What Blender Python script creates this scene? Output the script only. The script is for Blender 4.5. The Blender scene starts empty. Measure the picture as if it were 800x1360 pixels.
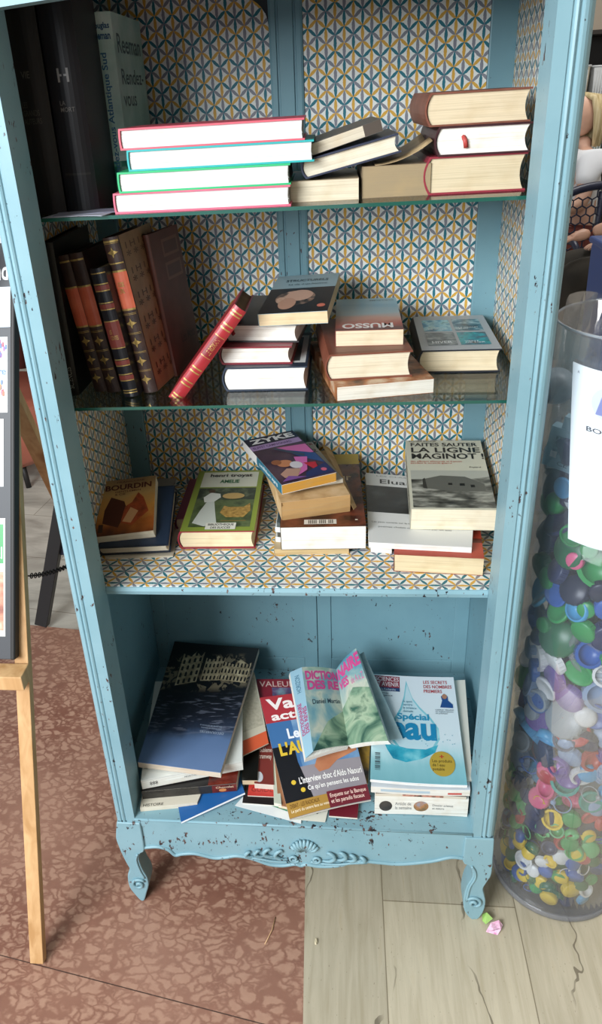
import bpy, bmesh, math, random
from mathutils import Vector, Matrix, Euler
random.seed(7)
C = bpy.context.scene.collection
S = bpy.context.scene
PI = math.pi

# ---------------------------------------------------------------- camera
F, CX, CY = 1024.56, 341.71, 656.48            # focal length and optical centre in pixels of the 800x1360 frame
CAM = Vector((0.46157, -1.13311, 1.65373))
RX = Vector((0.99346708, 0.09883612, -0.05704897))
UP = Vector((0.00522585, 0.45998175, 0.88791299))
FW = Vector((-0.11399936, 0.88241045, -0.45646022))
cam = bpy.data.cameras.new('camera'); co = bpy.data.objects.new('camera', cam); C.objects.link(co)
cam.sensor_fit = 'VERTICAL'; cam.sensor_height = 36; cam.lens = F / 1360 * 36
cam.shift_x = (400 - CX) / 1360; cam.shift_y = -(680 - CY) / 1360
m = Matrix((RX, UP, -FW)).transposed().to_4x4(); m.translation = CAM
co.matrix_world = m; cam.clip_start = .01; cam.clip_end = 60
S.camera = co

# ---------------------------------------------------------------- light
S.view_settings.view_transform = 'Standard'; S.view_settings.look = 'None'
S.view_settings.exposure = 0.17; S.view_settings.gamma = 1; S.view_settings.use_curve_mapping = False
w = bpy.data.worlds.new('world'); S.world = w; w.use_nodes = True
w.node_tree.nodes['Background'].inputs[0].default_value = (.86, .93, 1, 1)
w.node_tree.nodes['Background'].inputs[1].default_value = 0.75
def area(name, loc, target, sx, sy, power, col):
    l = bpy.data.lights.new(name, 'AREA'); l.shape = 'RECTANGLE'; l.size = sx; l.size_y = sy; l.energy = power; l.color = col
    o = bpy.data.objects.new(name, l); C.objects.link(o); o.location = loc
    o.rotation_euler = (Vector(target) - Vector(loc)).to_track_quat('-Z', 'Y').to_euler()
area('window_daylight', (-1.5, -2.7, 2.4), (.35, .2, .8), 1.8, 1.4, 190, (.93, .97, 1))
area('ceiling_daylight', (-.3, -1.9, 3.3), (.3, .2, .2), 2.0, 1.6, 12, (1, .98, .95))
area('bin_side_fill', (1.9, .5, 3.36), (1.6, .5, 0), 1.0, 1.0, 34, (1, .98, .95))  # added fill to brighten the clear bin side, not an actual ceiling lamp
area('far_area_light', (2.2, 4.4, 3.36), (2.2, 4.4, 0), 1.2, 1.2, 40, (1, .97, .93))  # area light over the seated figures at the back, no fixture built

def at(px, py, z=None, y=None):
    d = FW + RX * ((px - CX) / F) - UP * ((py - CY) / F)
    k = (z - CAM.z) / d.z if z is not None else (y - CAM.y) / d.y
    return CAM + d * k

# ---------------------------------------------------------------- materials
def lin(c):
    c = c.lstrip('#'); v = [int(c[i:i+2], 16) / 255 for i in (0, 2, 4)]
    return tuple((x / 12.92 if x <= .04045 else ((x + .055) / 1.055) ** 2.4) for x in v) + (1,)
MC = {}
def mat(col, rough=.55, metal=0, spec=.5):
    if not isinstance(col, str): return col
    k = (col, rough, metal, spec)
    if k not in MC:
        m = bpy.data.materials.new('paint_' + col.strip('#')); m.use_nodes = True; b = m.node_tree.nodes['Principled BSDF']
        b.inputs['Base Color'].default_value = lin(col); b.inputs['Roughness'].default_value = rough
        b.inputs['Metallic'].default_value = metal; b.inputs['Specular IOR Level'].default_value = spec
        MC[k] = m
    return MC[k]
class NT:
    def __init__(s, name):
        s.m = bpy.data.materials.new(name); s.m.use_nodes = True; s.t = s.m.node_tree; s.b = s.t.nodes['Principled BSDF']
        s.co = s.n('ShaderNodeTexCoord').outputs['Object']
    def n(s, ty, **k):
        n = s.t.nodes.new(ty)
        for a, v in k.items():
            if hasattr(n, a): setattr(n, a, v)
        return n
    def L(s, a, b): s.t.links.new(a, b)
    def put(s, sock, v):
        if isinstance(v, (int, float)): sock.default_value = v
        elif isinstance(v, tuple): sock.default_value = v
        else: s.L(v, sock)
    def math(s, op, a, b=0, c=0):
        n = s.n('ShaderNodeMath', operation=op)
        for i, v in enumerate((a, b, c)): s.put(n.inputs[i], v)
        return n.outputs[0]
    def mapping(s, sc=(1, 1, 1), loc=(0, 0, 0), rot=(0, 0, 0), src=None):
        n = s.n('ShaderNodeMapping'); s.L(src or s.co, n.inputs[0])
        n.inputs['Scale'].default_value = sc; n.inputs['Location'].default_value = loc; n.inputs['Rotation'].default_value = rot
        return n.outputs[0]
    def noise(s, scale, detail=3, vec=None, rough=.5, dist=0):
        n = s.n('ShaderNodeTexNoise'); s.L(vec or s.co, n.inputs['Vector']); n.inputs['Scale'].default_value = scale
        n.inputs['Detail'].default_value = detail; n.inputs['Roughness'].default_value = rough; n.inputs['Distortion'].default_value = dist
        return n.outputs['Fac']
    def ramp(s, fac, stops, const=False):
        n = s.n('ShaderNodeValToRGB'); s.L(fac, n.inputs[0]); r = n.color_ramp
        if const: r.interpolation = 'CONSTANT'
        while len(r.elements) < len(stops): r.elements.new(.5)
        for e, (p, c) in zip(r.elements, stops): e.position = p; e.color = lin(c) if isinstance(c, str) else (c, c, c, 1)
        return n.outputs[0]
    def mix(s, f, a, b):
        n = s.n('ShaderNodeMix', data_type='RGBA')
        s.put(n.inputs[0], f); s.put(n.inputs[6], lin(a) if isinstance(a, str) else a); s.put(n.inputs[7], lin(b) if isinstance(b, str) else b)
        return n.outputs[2]
    def base(s, c, rough=.5, spec=.5): s.put(s.b.inputs['Base Color'], c); s.b.inputs['Roughness'].default_value = rough; s.b.inputs['Specular IOR Level'].default_value = spec; return s.m
    def bump(s, h, d=.001, st=.5):
        n = s.n('ShaderNodeBump'); s.L(h, n.inputs['Height']); n.inputs['Distance'].default_value = d; n.inputs['Strength'].default_value = st
        s.L(n.outputs[0], s.b.inputs['Normal'])

def paint_material(name, chips=.69, base='#86abb6', lo='#779eaa'):
    t = NT(name)
    c = t.mix(t.ramp(t.noise(7, 4), [(.35, 0), (.7, 1)]), base, lo)
    big = t.noise(13, 2, rough=.6); fine = t.noise(120, 5, t.mapping((1, 1, .5)), rough=.6)
    s = t.math('ADD', t.math('MULTIPLY', big, .45), t.math('MULTIPLY', fine, .75))
    k = t.ramp(s, [(chips, 0), (chips + .012, 1)])
    tiny = t.ramp(t.noise(230, 2), [(.745, 0), (.765, 1)])
    k2 = t.math('MAXIMUM', k, t.math('MULTIPLY', tiny, .8))
    c = t.mix(k2, c, t.mix(t.ramp(t.noise(50, 2), [(.4, 0), (.65, 1)]), '#25232a', '#6a5048'))
    t.base(c, .42, .4); t.bump(t.math('ADD', t.math('MULTIPLY', t.noise(60, 3), .3), t.math('MULTIPLY', k2, -1)), .0008, .5)
    return t.m
BLUE = paint_material('distressed_blue_paint', .735)
BLUEW = paint_material('worn_blue_paint', .712)
BLUEI = paint_material('inner_blue_paint', .76, '#749ba6', '#6a909c')

def wallpaper(name, ua, va, s, Lv, half=.0029, uo=0, vo=0):
    t = NT(name); sp = t.n('ShaderNodeSeparateXYZ'); t.L(t.co, sp.inputs[0])
    u = t.math('DIVIDE', t.math('SUBTRACT', sp.outputs[ua], uo), s); v = t.math('DIVIDE', t.math('SUBTRACT', sp.outputs[va], vo), Lv)
    def wob(o, k):
        return t.math('ADD', o, t.math('MULTIPLY', t.math('SUBTRACT', t.noise(260, 1), .5), k))
    pal = [(0, '#28707f'), (.33, '#d3a445'), (.66, '#83858f')]
    pal_v = [(0, '#d3a445'), (.33, '#83858f'), (.66, '#28707f')]
    def typ(n):   # node counts n -> type (-n mod 3)/3
        return t.math('DIVIDE', t.math('ADD', t.math('FLOORED_MODULO', t.math('ADD', t.math('MULTIPLY', n, -1), 300), 3), .2), 3)
    def lens(tt, dist, hw):
        e = t.math('MULTIPLY', t.math('MULTIPLY', tt, t.math('SUBTRACT', 1, tt)), 4)
        e = t.math('POWER', t.math('MAXIMUM', e, 0.0001), .8)
        return t.math('LESS_THAN', wob(dist, .0016), t.math('MULTIPLY', e, hw))
    # vertical petals
    c = t.math('ROUND', u); du = t.math('MULTIPLY', t.math('ABSOLUTE', t.math('SUBTRACT', u, c)), s)
    vv = t.math('ADD', v, t.math('MULTIPLY', c, 1.5)); i = t.math('FLOOR', vv); tt = t.math('SUBTRACT', vv, i)
    out = t.mix(t.ramp(t.noise(900, 1), [(.4, 0), (.9, .25)]), '#e4e6e2', '#cfd1cc')
    out = t.mix(lens(tt, du, half), out, t.ramp(typ(t.math('ADD', i, 1)), pal_v, True))
    cs = s / math.hypot(s, Lv / 2)
    cf = t.math('FLOOR', u); tu = t.math('SUBTRACT', u, cf)
    for sg in (1, -1):
        q = t.math('ADD', v, t.math('MULTIPLY', u, .5 * sg)); k = t.math('ROUND', q)
        d = t.math('MULTIPLY', t.math('ABSOLUTE', t.math('SUBTRACT', q, k)), Lv * cs)
        if sg == 1: n = t.math('ADD', k, cf)
        else: n = t.math('ADD', k, t.math('MULTIPLY', t.math('ADD', cf, 1), 2))
        out = t.mix(lens(tu, d, half), out, t.ramp(typ(n), pal, True))
    return t.base(out, .5, .35)
PAPER_B = wallpaper('patterned_paper_back', 0, 2, .01655, .0255)
PAPER_S = wallpaper('patterned_paper_side', 1, 2, .0205, .0255)
PAPER_F = wallpaper('patterned_paper_shelf', 1, 0, .0205, .0255)

def mottled(cols, scale=30, detail=4, rough=.45, sc=(1, 1, 1), dist=0, spec=.5, lo=.3, hi=.7):
    k = ('mot', tuple(cols), scale, detail, rough, sc, dist, lo, hi)
    if k not in MC:
        t = NT('mottled_print'); n = len(cols)
        f = t.noise(scale, detail, t.mapping(sc), dist=dist)
        MC[k] = t.base(t.ramp(f, [(lo + (hi - lo) * i / (n - 1), c) for i, c in enumerate(cols)]), rough, spec)
    return MC[k]
def page_material(col, axis=2, dark=None, amt=.35):
    k = ('pg', col, axis, dark)
    if k not in MC:
        sc = [6, 6, 6]; sc[axis] = 900
        t = NT('page_edges'); f = t.noise(1, 2, t.mapping(tuple(sc)))
        sc2 = [2, 2, 2]; sc2[axis] = 160
        g = t.noise(1, 3, t.mapping(tuple(sc2)))
        c = t.mix(t.ramp(f, [(.35, 0), (.75, amt)]), col, dark or '#8f7f66')
        c = t.mix(t.ramp(g, [(.55, 0), (.72, .55)]), c, dark or '#9a8a70')
        c = t.mix(t.ramp(t.noise(28, 3), [(.5, 0), (.8, .3)]), c, dark or '#b59a6c')
        t.base(c, .8, .15); t.bump(f, .0004, .5); MC[k] = t.m
    return MC[k]
def wood_material():
    t = NT('pine_wood'); f = t.noise(1, 3, t.mapping((40, 40, 1.6)), dist=.6)
    c = t.mix(t.ramp(f, [(.3, 0), (.7, 1)]), '#cfa878', '#b08553')
    c = t.mix(t.ramp(t.noise(9, 2, t.mapping((1, 1, .5))), [(.68, 0), (.74, .7)]), c, '#8a5a35')
    t.base(c, .6); return t.m
WOOD = wood_material()

# ---------------------------------------------------------------- mesh helpers
def link(name, me, parent=None, loc=None):
    o = bpy.data.objects.new(name, me); C.objects.link(o)
    if parent: o.parent = parent
    if loc is not None: o.location = loc
    return o
def tag(o, label=None, cat=None, group=None, kind=None):
    if label: o['label'] = label
    if cat: o['category'] = cat
    if group: o['group'] = group
    if kind: o['kind'] = kind
    return o
def thing(name, label, cat, loc=(0, 0, 0), rot=(0, 0, 0), group=None, mtx=None):
    o = bpy.data.objects.new(name, None); C.objects.link(o); o.empty_display_size = .05
    if mtx is not None: o.matrix_world = mtx
    else: o.location = loc; o.rotation_euler = rot
    return tag(o, label, cat, group)
def finish(name, bm, mats, parent=None, smooth=False, bevel=0, seg=2):
    me = bpy.data.meshes.new(name); bm.normal_update(); bm.to_mesh(me); bm.free()
    for x in (mats if isinstance(mats, (list, tuple)) else [mats]): me.materials.append(mat(x))
    if smooth:
        for p in me.polygons: p.use_smooth = True
    o = link(name, me, parent)
    if bevel:
        b = o.modifiers.new('bevel', 'BEVEL'); b.width = bevel; b.segments = seg; b.limit_method = 'ANGLE'; b.angle_limit = .6
    return o
def box(bm, a, b, mi=0):
    x0, y0, z0 = a; x1, y1, z1 = b
    v = [bm.verts.new(p) for p in ((x0,y0,z0),(x1,y0,z0),(x1,y1,z0),(x0,y1,z0),(x0,y0,z1),(x1,y0,z1),(x1,y1,z1),(x0,y1,z1))]
    for f in ((0,3,2,1),(4,5,6,7),(0,1,5,4),(1,2,6,5),(2,3,7,6),(3,0,4,7)):
        bm.faces.new([v[i] for i in f]).material_index = mi
def bx(name, a, b, m, parent=None, bevel=0):
    bm = bmesh.new(); box(bm, a, b); return finish(name, bm, m, parent, bevel=bevel)
def prism(bm, pts, fn, a, b, mi=0):
    """polygon pts (p,q) swept from a to b; fn(p,q,s) -> xyz"""
    A = [bm.verts.new(fn(p, q, a)) for p, q in pts]; B = [bm.verts.new(fn(p, q, b)) for p, q in pts]
    n = len(pts)
    fs = [bm.faces.new(A), bm.faces.new(B[::-1])]
    for i in range(n): fs.append(bm.faces.new((A[i], B[i], B[(i+1) % n], A[(i+1) % n])))
    for f in fs: f.material_index = mi
    bmesh.ops.recalc_face_normals(bm, faces=fs)
def tube(bm, pts, r, seg=8, mi=0, closed=False, flat=None):
    pts = [Vector(p) for p in pts]; n = len(pts); rings = []
    rs = r if isinstance(r, (list, tuple)) else [r] * n
    prev = None
    for i, p in enumerate(pts):
        a = pts[(i-1) % n] if (closed or i > 0) else p; b = pts[(i+1) % n] if (closed or i < n-1) else p
        t = (b - a).normalized() if (b - a).length > 1e-9 else Vector((0, 0, 1))
        if prev is None:
            x = t.orthogonal().normalized()
        else:
            x = (prev - t * prev.dot(t)); x = x.normalized() if x.length > 1e-6 else t.orthogonal().normalized()
        prev = x; y = t.cross(x)
        ring = []
        for k in range(seg):
            o = (x * math.cos(2*PI*k/seg) + y * math.sin(2*PI*k/seg)) * rs[i]
            if flat is not None: o = Vector((o.x * flat[0], o.y * flat[1], o.z * flat[2]))
            ring.append(bm.verts.new(p + o))
        rings.append(ring)
    fs = []
    for i in range(n if closed else n - 1):
        A, B = rings[i], rings[(i+1) % n]
        for k in range(seg): fs.append(bm.faces.new((A[k], A[(k+1) % seg], B[(k+1) % seg], B[k])))
    if not closed: fs += [bm.faces.new(rings[0][::-1]), bm.faces.new(rings[-1])]
    for f in fs: f.material_index = mi; f.smooth = True
def lathe(bm, prof, seg=24, c=(0, 0, 0), mi=0, close=True):
    rings = []
    for r, z in prof:
        rings.append([bm.verts.new((c[0] + r*math.cos(2*PI*k/seg), c[1] + r*math.sin(2*PI*k/seg), c[2] + z)) for k in range(seg)])
    for A, B in zip(rings, rings[1:]):
        for k in range(seg):
            f = bm.faces.new((A[k], A[(k+1) % seg], B[(k+1) % seg], B[k])); f.smooth = True; f.material_index = mi
    if close:
        bm.faces.new(rings[0][::-1]).material_index = mi; bm.faces.new(rings[-1]).material_index = mi

# printed matter: flat shapes laid on a surface given by fn(u, v, h) -> Vector
TXT = {}
def text_mesh(s, bold):
    k = (s, bold)
    if k not in TXT:
        cu = bpy.data.curves.new('t', 'FONT'); cu.body = s; cu.size = 1; cu.resolution_u = 3; cu.offset = bold
        o = bpy.data.objects.new('t', cu); me = o.to_mesh()
        vs = [tuple(v.co) for v in me.vertices]; fs = [tuple(p.vertices) for p in me.polygons]
        xs = [v[0] for v in vs]; ys = [v[1] for v in vs]
        x0, x1, y0, y1 = min(xs), max(xs), min(ys), max(ys)
        vs = [((v[0]-x0)/(x1-x0+1e-9), (v[1]-y0)/(y1-y0+1e-9)) for v in vs]
        o.to_mesh_clear(); bpy.data.objects.remove(o); bpy.data.curves.remove(cu)
        TXT[k] = (vs, fs)
    return TXT[k]
H0 = .00022
def draw(bm, mats, fn, items, grid=6):
    def mi(c):
        c = mat(c, .4) if isinstance(c, str) else c
        if c not in mats: mats.append(c)
        return mats.index(c)
    lay = -1; last = None
    for it in items:
        key = (it[0], it[-1] if it[0] != 't' else it[6])
        if key != last or it[0] == 't': lay += 1
        last = key; k = it[0]; h = H0 * (1 + min(lay, 8) * .5 + max(0, lay - 8) * .2)
        if k == 'r':
            _, u0, v0, u1, v1, c = it; m_ = mi(c); n = grid
            g = [[bm.verts.new(fn(u0 + (u1-u0)*i/n, v0 + (v1-v0)*j/n, h)) for i in range(n+1)] for j in range(n+1)]
            for j in range(n):
                for i in range(n): bm.faces.new((g[j][i], g[j][i+1], g[j+1][i+1], g[j+1][i])).material_index = m_
        elif k in 'pe':
            if k == 'p': _, pts, c = it
            else:
                _, u, v, ru, rv, c = it; pts = [(u + ru*math.cos(a*PI/12), v + rv*math.sin(a*PI/12)) for a in range(24)]
            m_ = mi(c); tb = bmesh.new(); tb.faces.new([tb.verts.new((u, v, 0)) for u, v in pts])
            if grid > 1:
                for i in range(1, 12):
                    for nn in ((1, 0, 0), (0, 1, 0)):
                        bmesh.ops.bisect_plane(tb, geom=tb.verts[:] + tb.edges[:] + tb.faces[:], plane_co=(i/12, i/12, 0), plane_no=nn)
            tb.normal_update(); mp = {v: bm.verts.new(fn(v.co.x, v.co.y, h)) for v in tb.verts}
            for f in tb.faces:
                vs_ = list(f.verts) if f.normal.z > 0 else list(f.verts)[::-1]
                bm.faces.new([mp[v] for v in vs_]).material_index = m_
            tb.free()
        elif k == 't':
            _, s, u0, v0, u1, v1, c = it[:7]; rot = it[7] if len(it) > 7 else 0; bold = it[8] if len(it) > 8 else .01
            vs, fs = text_mesh(s, bold); V = []
            for a, b in vs:
                if rot == 90: a, b = 1-b, a
                elif rot == 180: a, b = 1-a, 1-b
                elif rot == 270: a, b = b, 1-a
                V.append(bm.verts.new(fn(u0 + (u1-u0)*a, v0 + (v1-v0)*b, h)))
            m_ = mi(c)
            for f in fs:
                try: bm.faces.new([V[i] for i in f]).material_index = m_
                except ValueError: pass

def book(name, label, w, h, t, cover='#333', pages='#d9cfb8', hard=True, spine='L', top=(), sp=(), front=(), loc=(0,0,0), rot=(0,0,0), mtx=None,
         group=None, cat='book', gloss=.4, bulge=None, ribbon=None, fore=.004, wavy=0):
    """x: width from left, y: depth away from the viewer, z: thickness. spine on the left or right edge."""
    T = thing(name, label, cat, loc, rot, group, mtx)
    c = .0026 if hard else .0007; o = .0035 if hard else .0004
    if bulge is None: bulge = t * .16 if hard else .0003
    cm = mat(cover, gloss) if isinstance(cover, str) else cover
    mir = (lambda x: w - x) if spine == 'R' else (lambda x: x)
    N = 8
    def scx(q): return -bulge * (1 - (2*q - 1) ** 2)
    out = [(w, t), (w * .5, t), (.006, t)] if hard else [(w, t), (w*.5, t)]
    out += [(scx(1 - i/N), t * (1 - i/N)) for i in range(N + 1)]
    out += [(w*.5, 0), (w, 0), (w, c), (w*.5, c)]
    out += [(scx(i/N) + c * 1.0, c + (t-2*c) * i/N) for i in range(N + 1)]
    out += [(w*.5, t - c), (w, t - c)]
    bm = bmesh.new(); mats = [cm]
    prism(bm, out, lambda p, q, s: (mir(p), s, q), 0, h)
    if spine == 'R': pass
    if top: draw(bm, mats, lambda u, v, e: Vector((u*w, v*h, t + e)), top, 1)
    if sp: draw(bm, mats, lambda u, v, e: Vector((mir(scx(u) - e), v*h, u*t)), sp, 6)
    cv = finish('cover', bm, mats, T)
    # page block
    bm = bmesh.new(); x0 = c + .0005; x1 = w - o; zz0, zz1 = c, t - c
    pr = [(x1 - fore * (1 - (2*i/N - 1) ** 2) if hard else x1, zz0 + (zz1-zz0)*i/N) for i in range(N+1)]
    pr += [(x0 + scx(i/N)*.8, zz0 + (zz1-zz0)*i/N) for i in range(N, -1, -1)]
    if wavy:
        pr2 = [(x, z) for x, z in pr]
        prism(bm, pr2, lambda p, q, s: (mir(p), s + (random.uniform(-wavy, wavy) if s < h/2 else 0), q), o, h - o)
    else: prism(bm, pr, lambda p, q, s: (mir(p), s, q), o, h - o)
    pm = [page_material(pages)]
    if front: draw(bm, pm, lambda u, v, e: Vector((c + u*(w-2*c), o - e, c + v*(t-2*c))), front, 2)
    finish('page_block', bm, pm, T)
    if ribbon:
        bm = bmesh.new(); u, rl, col = ribbon
        pts = [(u*w, h*.4, t*.5), (u*w, o - .0005, t*.62), (u*w + .002, -.0015, t*.5), (u*w + .004, -.0012, t*.5 - rl)]
        tube(bm, pts, .0035, 6, flat=(1, .15, 1)); r = finish('ribbon_bookmark', bm, col, T); r['label'] = 'ribbon bookmark hanging from the page edges'
    return T

def bilinear(q, u, v):
    bl, br, tr, tl = q
    return (bl*(1-u) + br*u)*(1-v) + (tl*(1-u) + tr*u)*v
def slab(bm, q, t, fn_b=None, mats=None, nx=8, ny=8, mi_side=1):
    """sheet block: top surface bilinear over corners q plus bend, thickness t downwards. Returns map fn"""
    q = [Vector(p) for p in q]
    nrm = (q[1]-q[0]).cross(q[3]-q[0]).normalized()
    if nrm.z < 0: nrm = -nrm
    def fn(u, v, e):
        p = bilinear(q, u, v)
        b = fn_b(u, v) if fn_b else 0
        return p + nrm * (b + e)
    top = [[bm.verts.new(fn(i/nx, j/ny, 0)) for i in range(nx+1)] for j in range(ny+1)]
    bot = [[bm.verts.new(fn(i/nx, j/ny, -t)) for i in range(nx+1)] for j in range(ny+1)]
    for j in range(ny):
        for i in range(nx):
            bm.faces.new((top[j][i], top[j][i+1], top[j+1][i+1], top[j+1][i])).material_index = 0
            bm.faces.new((bot[j][i], bot[j+1][i], bot[j+1][i+1], bot[j][i+1])).material_index = 0
    for i in range(nx):
        bm.faces.new((top[0][i], bot[0][i], bot[0][i+1], top[0][i+1])).material_index = mi_side
        bm.faces.new((top[ny][i], top[ny][i+1], bot[ny][i+1], bot[ny][i])).material_index = mi_side
    for j in range(ny):
        bm.faces.new((top[j][0], top[j+1][0], bot[j+1][0], bot[j][0])).material_index = mi_side
        bm.faces.new((top[j][nx], bot[j][nx], bot[j+1][nx], top[j+1][nx])).material_index = mi_side
    return fn
def magazine(name, label, cat, q, t, cover='#ddd', edge='#e9e6dc', top=(), bend=None, group=None, front=()):
    """q corners: front-left, front-right, back-right, back-left of the TOP surface"""
    org = Vector(q[0]); q = [Vector(p) - org for p in q]
    T = thing(name, label, cat, org, group=group)
    cv = min(.0012, t * .3)
    bm = bmesh.new(); mats = [mat(cover, .3), mat(cover, .3)]
    fn = slab(bm, q, cv, bend)
    draw(bm, mats, fn, top, 8)
    finish('cover', bm, mats, T)
    if t > .0025:
        bm = bmesh.new(); nr = Vector((0, 0, 1))
        q2 = [p - (q[1]-q[0]).cross(q[3]-q[0]).normalized() * (cv + .0001) for p in q]
        fn2 = slab(bm, q2, t - cv, bend, mi_side=0)
        mm = [page_material(edge)]
        if front: draw(bm, mm, lambda u, v, e: fn2(u, 0, -(t-cv)*(1-v)) + (q[0]-q[3]).normalized()*e, front, 6)
        finish('page_block', bm, mm, T)
    return T
def P(px, py, z): return at(px, py, z=z)
Z0, Z3, Z2, Z1 = .274, .8333, 1.1874, 1.5043

# ================================================================= SETTING
def build_floor():
    t = NT('brown_breccia_marble')
    vec = t.mapping((1, 1.35, 1)); nz = t.n('ShaderNodeTexNoise'); t.L(vec, nz.inputs['Vector']); nz.inputs['Scale'].default_value = 22; nz.inputs['Detail'].default_value = 3
    mx = t.n('ShaderNodeMix', data_type='RGBA'); mx.inputs[0].default_value = .07; t.L(vec, mx.inputs[6]); t.L(nz.outputs['Color'], mx.inputs[7])
    vo = t.n('ShaderNodeTexVoronoi', feature='DISTANCE_TO_EDGE'); vo.inputs['Scale'].default_value = 34; t.L(mx.outputs[2], vo.inputs['Vector'])
    vc = t.n('ShaderNodeTexVoronoi'); vc.inputs['Scale'].default_value = 34; t.L(mx.outputs[2], vc.inputs['Vector'])
    blob = t.ramp(vo.outputs['Distance'], [(.02, 0), (.22, 1)])
    pick = t.ramp(t.math('ADD', t.math('MULTIPLY', vc.outputs['Distance'], -.5), t.math('ADD', t.noise(14, 4), .28)), [(.37, 0), (.52, 1)])
    f = t.math('MULTIPLY', blob, pick)
    light = t.mix(t.noise(60, 4), '#b08e79', '#9a7563'); dark = t.mix(t.noise(40, 4), '#84594a', '#6c473a')
    c = t.mix(f, dark, light)
    c = t.mix(t.ramp(t.noise(2.5, 2), [(.35, 0), (.7, .55)]), c, '#a88370')
    # joints between slabs
    sp = t.n('ShaderNodeSeparateXYZ'); t.L(t.co, sp.inputs[0])
    d = t.math('ABSOLUTE', t.math('ADD', t.math('ADD', sp.outputs[1], t.math('MULTIPLY', sp.outputs[0], .172)), .2035))
    j = t.math('LESS_THAN', t.math('ADD', d, t.math('MULTIPLY', t.noise(80, 2), .0012)), .0018)
    c = t.mix(j, c, '#4d3a33'); t.base(c, .38, .4); t.bump(f, .0003, .2)
    MB = t.m
    t = NT('beige_travertine'); vec = t.mapping((60, 5, 1), rot=(0, 0, .03))
    f = t.noise(1, 6, vec, .6, .5); c = t.ramp(f, [(.25, '#ada389'), (.45, '#b9b099'), (.6, '#c3baa3'), (.8, '#baad90')])
    n2 = t.noise(1, 4, t.mapping((7, .8, 1), (3, 1, 0)), .55, .5)
    s3 = t.n('ShaderNodeSeparateXYZ'); t.L(t.co, s3.inputs[0]); wv = t.noise(1, 4, t.mapping((5, 3.2, 1), (3, 1, 0)), .55)
    fr = t.math('FRACT', t.math('ADD', t.math('MULTIPLY', s3.outputs[0], 5.3), t.math('MULTIPLY', wv, 1.3)))
    vein = t.math('MULTIPLY', t.math('LESS_THAN', t.math('ABSOLUTE', t.math('SUBTRACT', fr, .5)), .012), t.ramp(n2, [(.48, 0), (.54, 1)]))
    c = t.mix(t.math('MULTIPLY', vein, .75), c, '#5d5342')
    pit = t.ramp(t.noise(300, 2, t.mapping((1, .35, 1))), [(.7, 0), (.75, .7)]); c = t.mix(pit, c, '#6b5f4c')
    br = t.n('ShaderNodeTexBrick'); sp = t.n('ShaderNodeSeparateXYZ'); t.L(t.co, sp.inputs[0]); cb = t.n('ShaderNodeCombineXYZ')
    t.L(t.math('ADD', sp.outputs[1], .27), cb.inputs[0]); t.L(t.math('SUBTRACT', sp.outputs[0], .5413 - .295*4), cb.inputs[1]); t.L(cb.outputs[0], br.inputs['Vector'])
    br.inputs['Scale'].default_value = 1; br.inputs['Brick Width'].default_value = .6; br.inputs['Row Height'].default_value = .295; br.inputs['Mortar Size'].default_value = .0012; br.inputs['Mortar Smooth'].default_value = 0
    br.inputs['Color1'].default_value = (.82, .82, .82, 1); br.inputs['Color2'].default_value = (1.0, 1.0, 1.0, 1); br.inputs['Mortar'].default_value = (.45, .42, .38, 1)
    mm = t.n('ShaderNodeMix', data_type='RGBA', blend_type='MULTIPLY'); mm.inputs[0].default_value = 1; t.L(c, mm.inputs[6]); t.L(br.outputs['Color'], mm.inputs[7])
    t.base(mm.outputs[2], .33, .45); MT = t.m
    t = NT('grey_stone_tiles'); f = t.noise(1, 5, t.mapping((3, 12, 1), rot=(0, 0, .9)), .6, .6)
    c = t.ramp(f, [(.3, '#8f8c83'), (.5, '#b3b0a6'), (.7, '#c4c1b6')])
    br = t.n('ShaderNodeTexBrick'); t.L(t.mapping((1, 1, 1), rot=(0, 0, .15)), br.inputs['Vector']); br.inputs['Scale'].default_value = 1
    br.inputs['Brick Width'].default_value = .62; br.inputs['Row Height'].default_value = .34; br.inputs['Mortar Size'].default_value = .002
    br.inputs['Color1'].default_value = (.9, .9, .9, 1); br.inputs['Color2'].default_value = (1, 1, 1, 1); br.inputs['Mortar'].default_value = (.5, .48, .45, 1)
    mm = t.n('ShaderNodeMix', data_type='RGBA', blend_type='MULTIPLY'); mm.inputs[0].default_value = 1; t.L(c, mm.inputs[6]); t.L(br.outputs['Color'], mm.inputs[7])
    t.base(mm.outputs[2], .35, .45); MG = t.m
    bm = bmesh.new()
    def face(pts, mi): f = bm.faces.new([bm.verts.new(p) for p in pts]); f.material_index = mi
    def xb(y): return .3625 - (y - .1096) * .0296
    def yb(x): return 1.0327 - (x + .62) * .12
    xx = xb(1.0)
    face([(-4, -5, 0), (xb(-5), -5, 0), (xx, yb(xx), 0), (-4, yb(-4), 0)], 0)
    face([(xb(-5), -5, 0), (6, -5, 0), (6, yb(xx), 0), (xx, yb(xx), 0)], 1)
    face([(-4, yb(-4), 0), (xx, yb(xx), 0), (xx, 7, 0), (-4, 7, 0)], 2)
    face([(xx, yb(xx), 0), (6, yb(xx), 0), (6, 7, 0), (xx, 7, 0)], 2)
    o = finish('floor', bm, [MB, MT, MG]); o['kind'] = 'structure'
build_floor()
def plaster(col):
    t = NT('wall_plaster'); t.base(t.mix(t.noise(3, 3), col, '#b9ad9b'), .8); return t.m
bx('wall_back', (-4, 7, 0), (4.3, 7.1, 3.4), plaster('#c9b7a3'))['kind'] = 'structure'
bx('wall_front', (.6, -5.1, 0), (4.3, -5, 3.4), plaster('#8f8478'))['kind'] = 'structure'
bx('wall_right', (4.2, -5, 0), (4.3, 7, 3.4), plaster('#8f8478'))['kind'] = 'structure'
bx('ceiling', (-4, -5, 3.4), (4.3, 7, 3.5), plaster('#b5b0a8'))['kind'] = 'structure'
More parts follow.
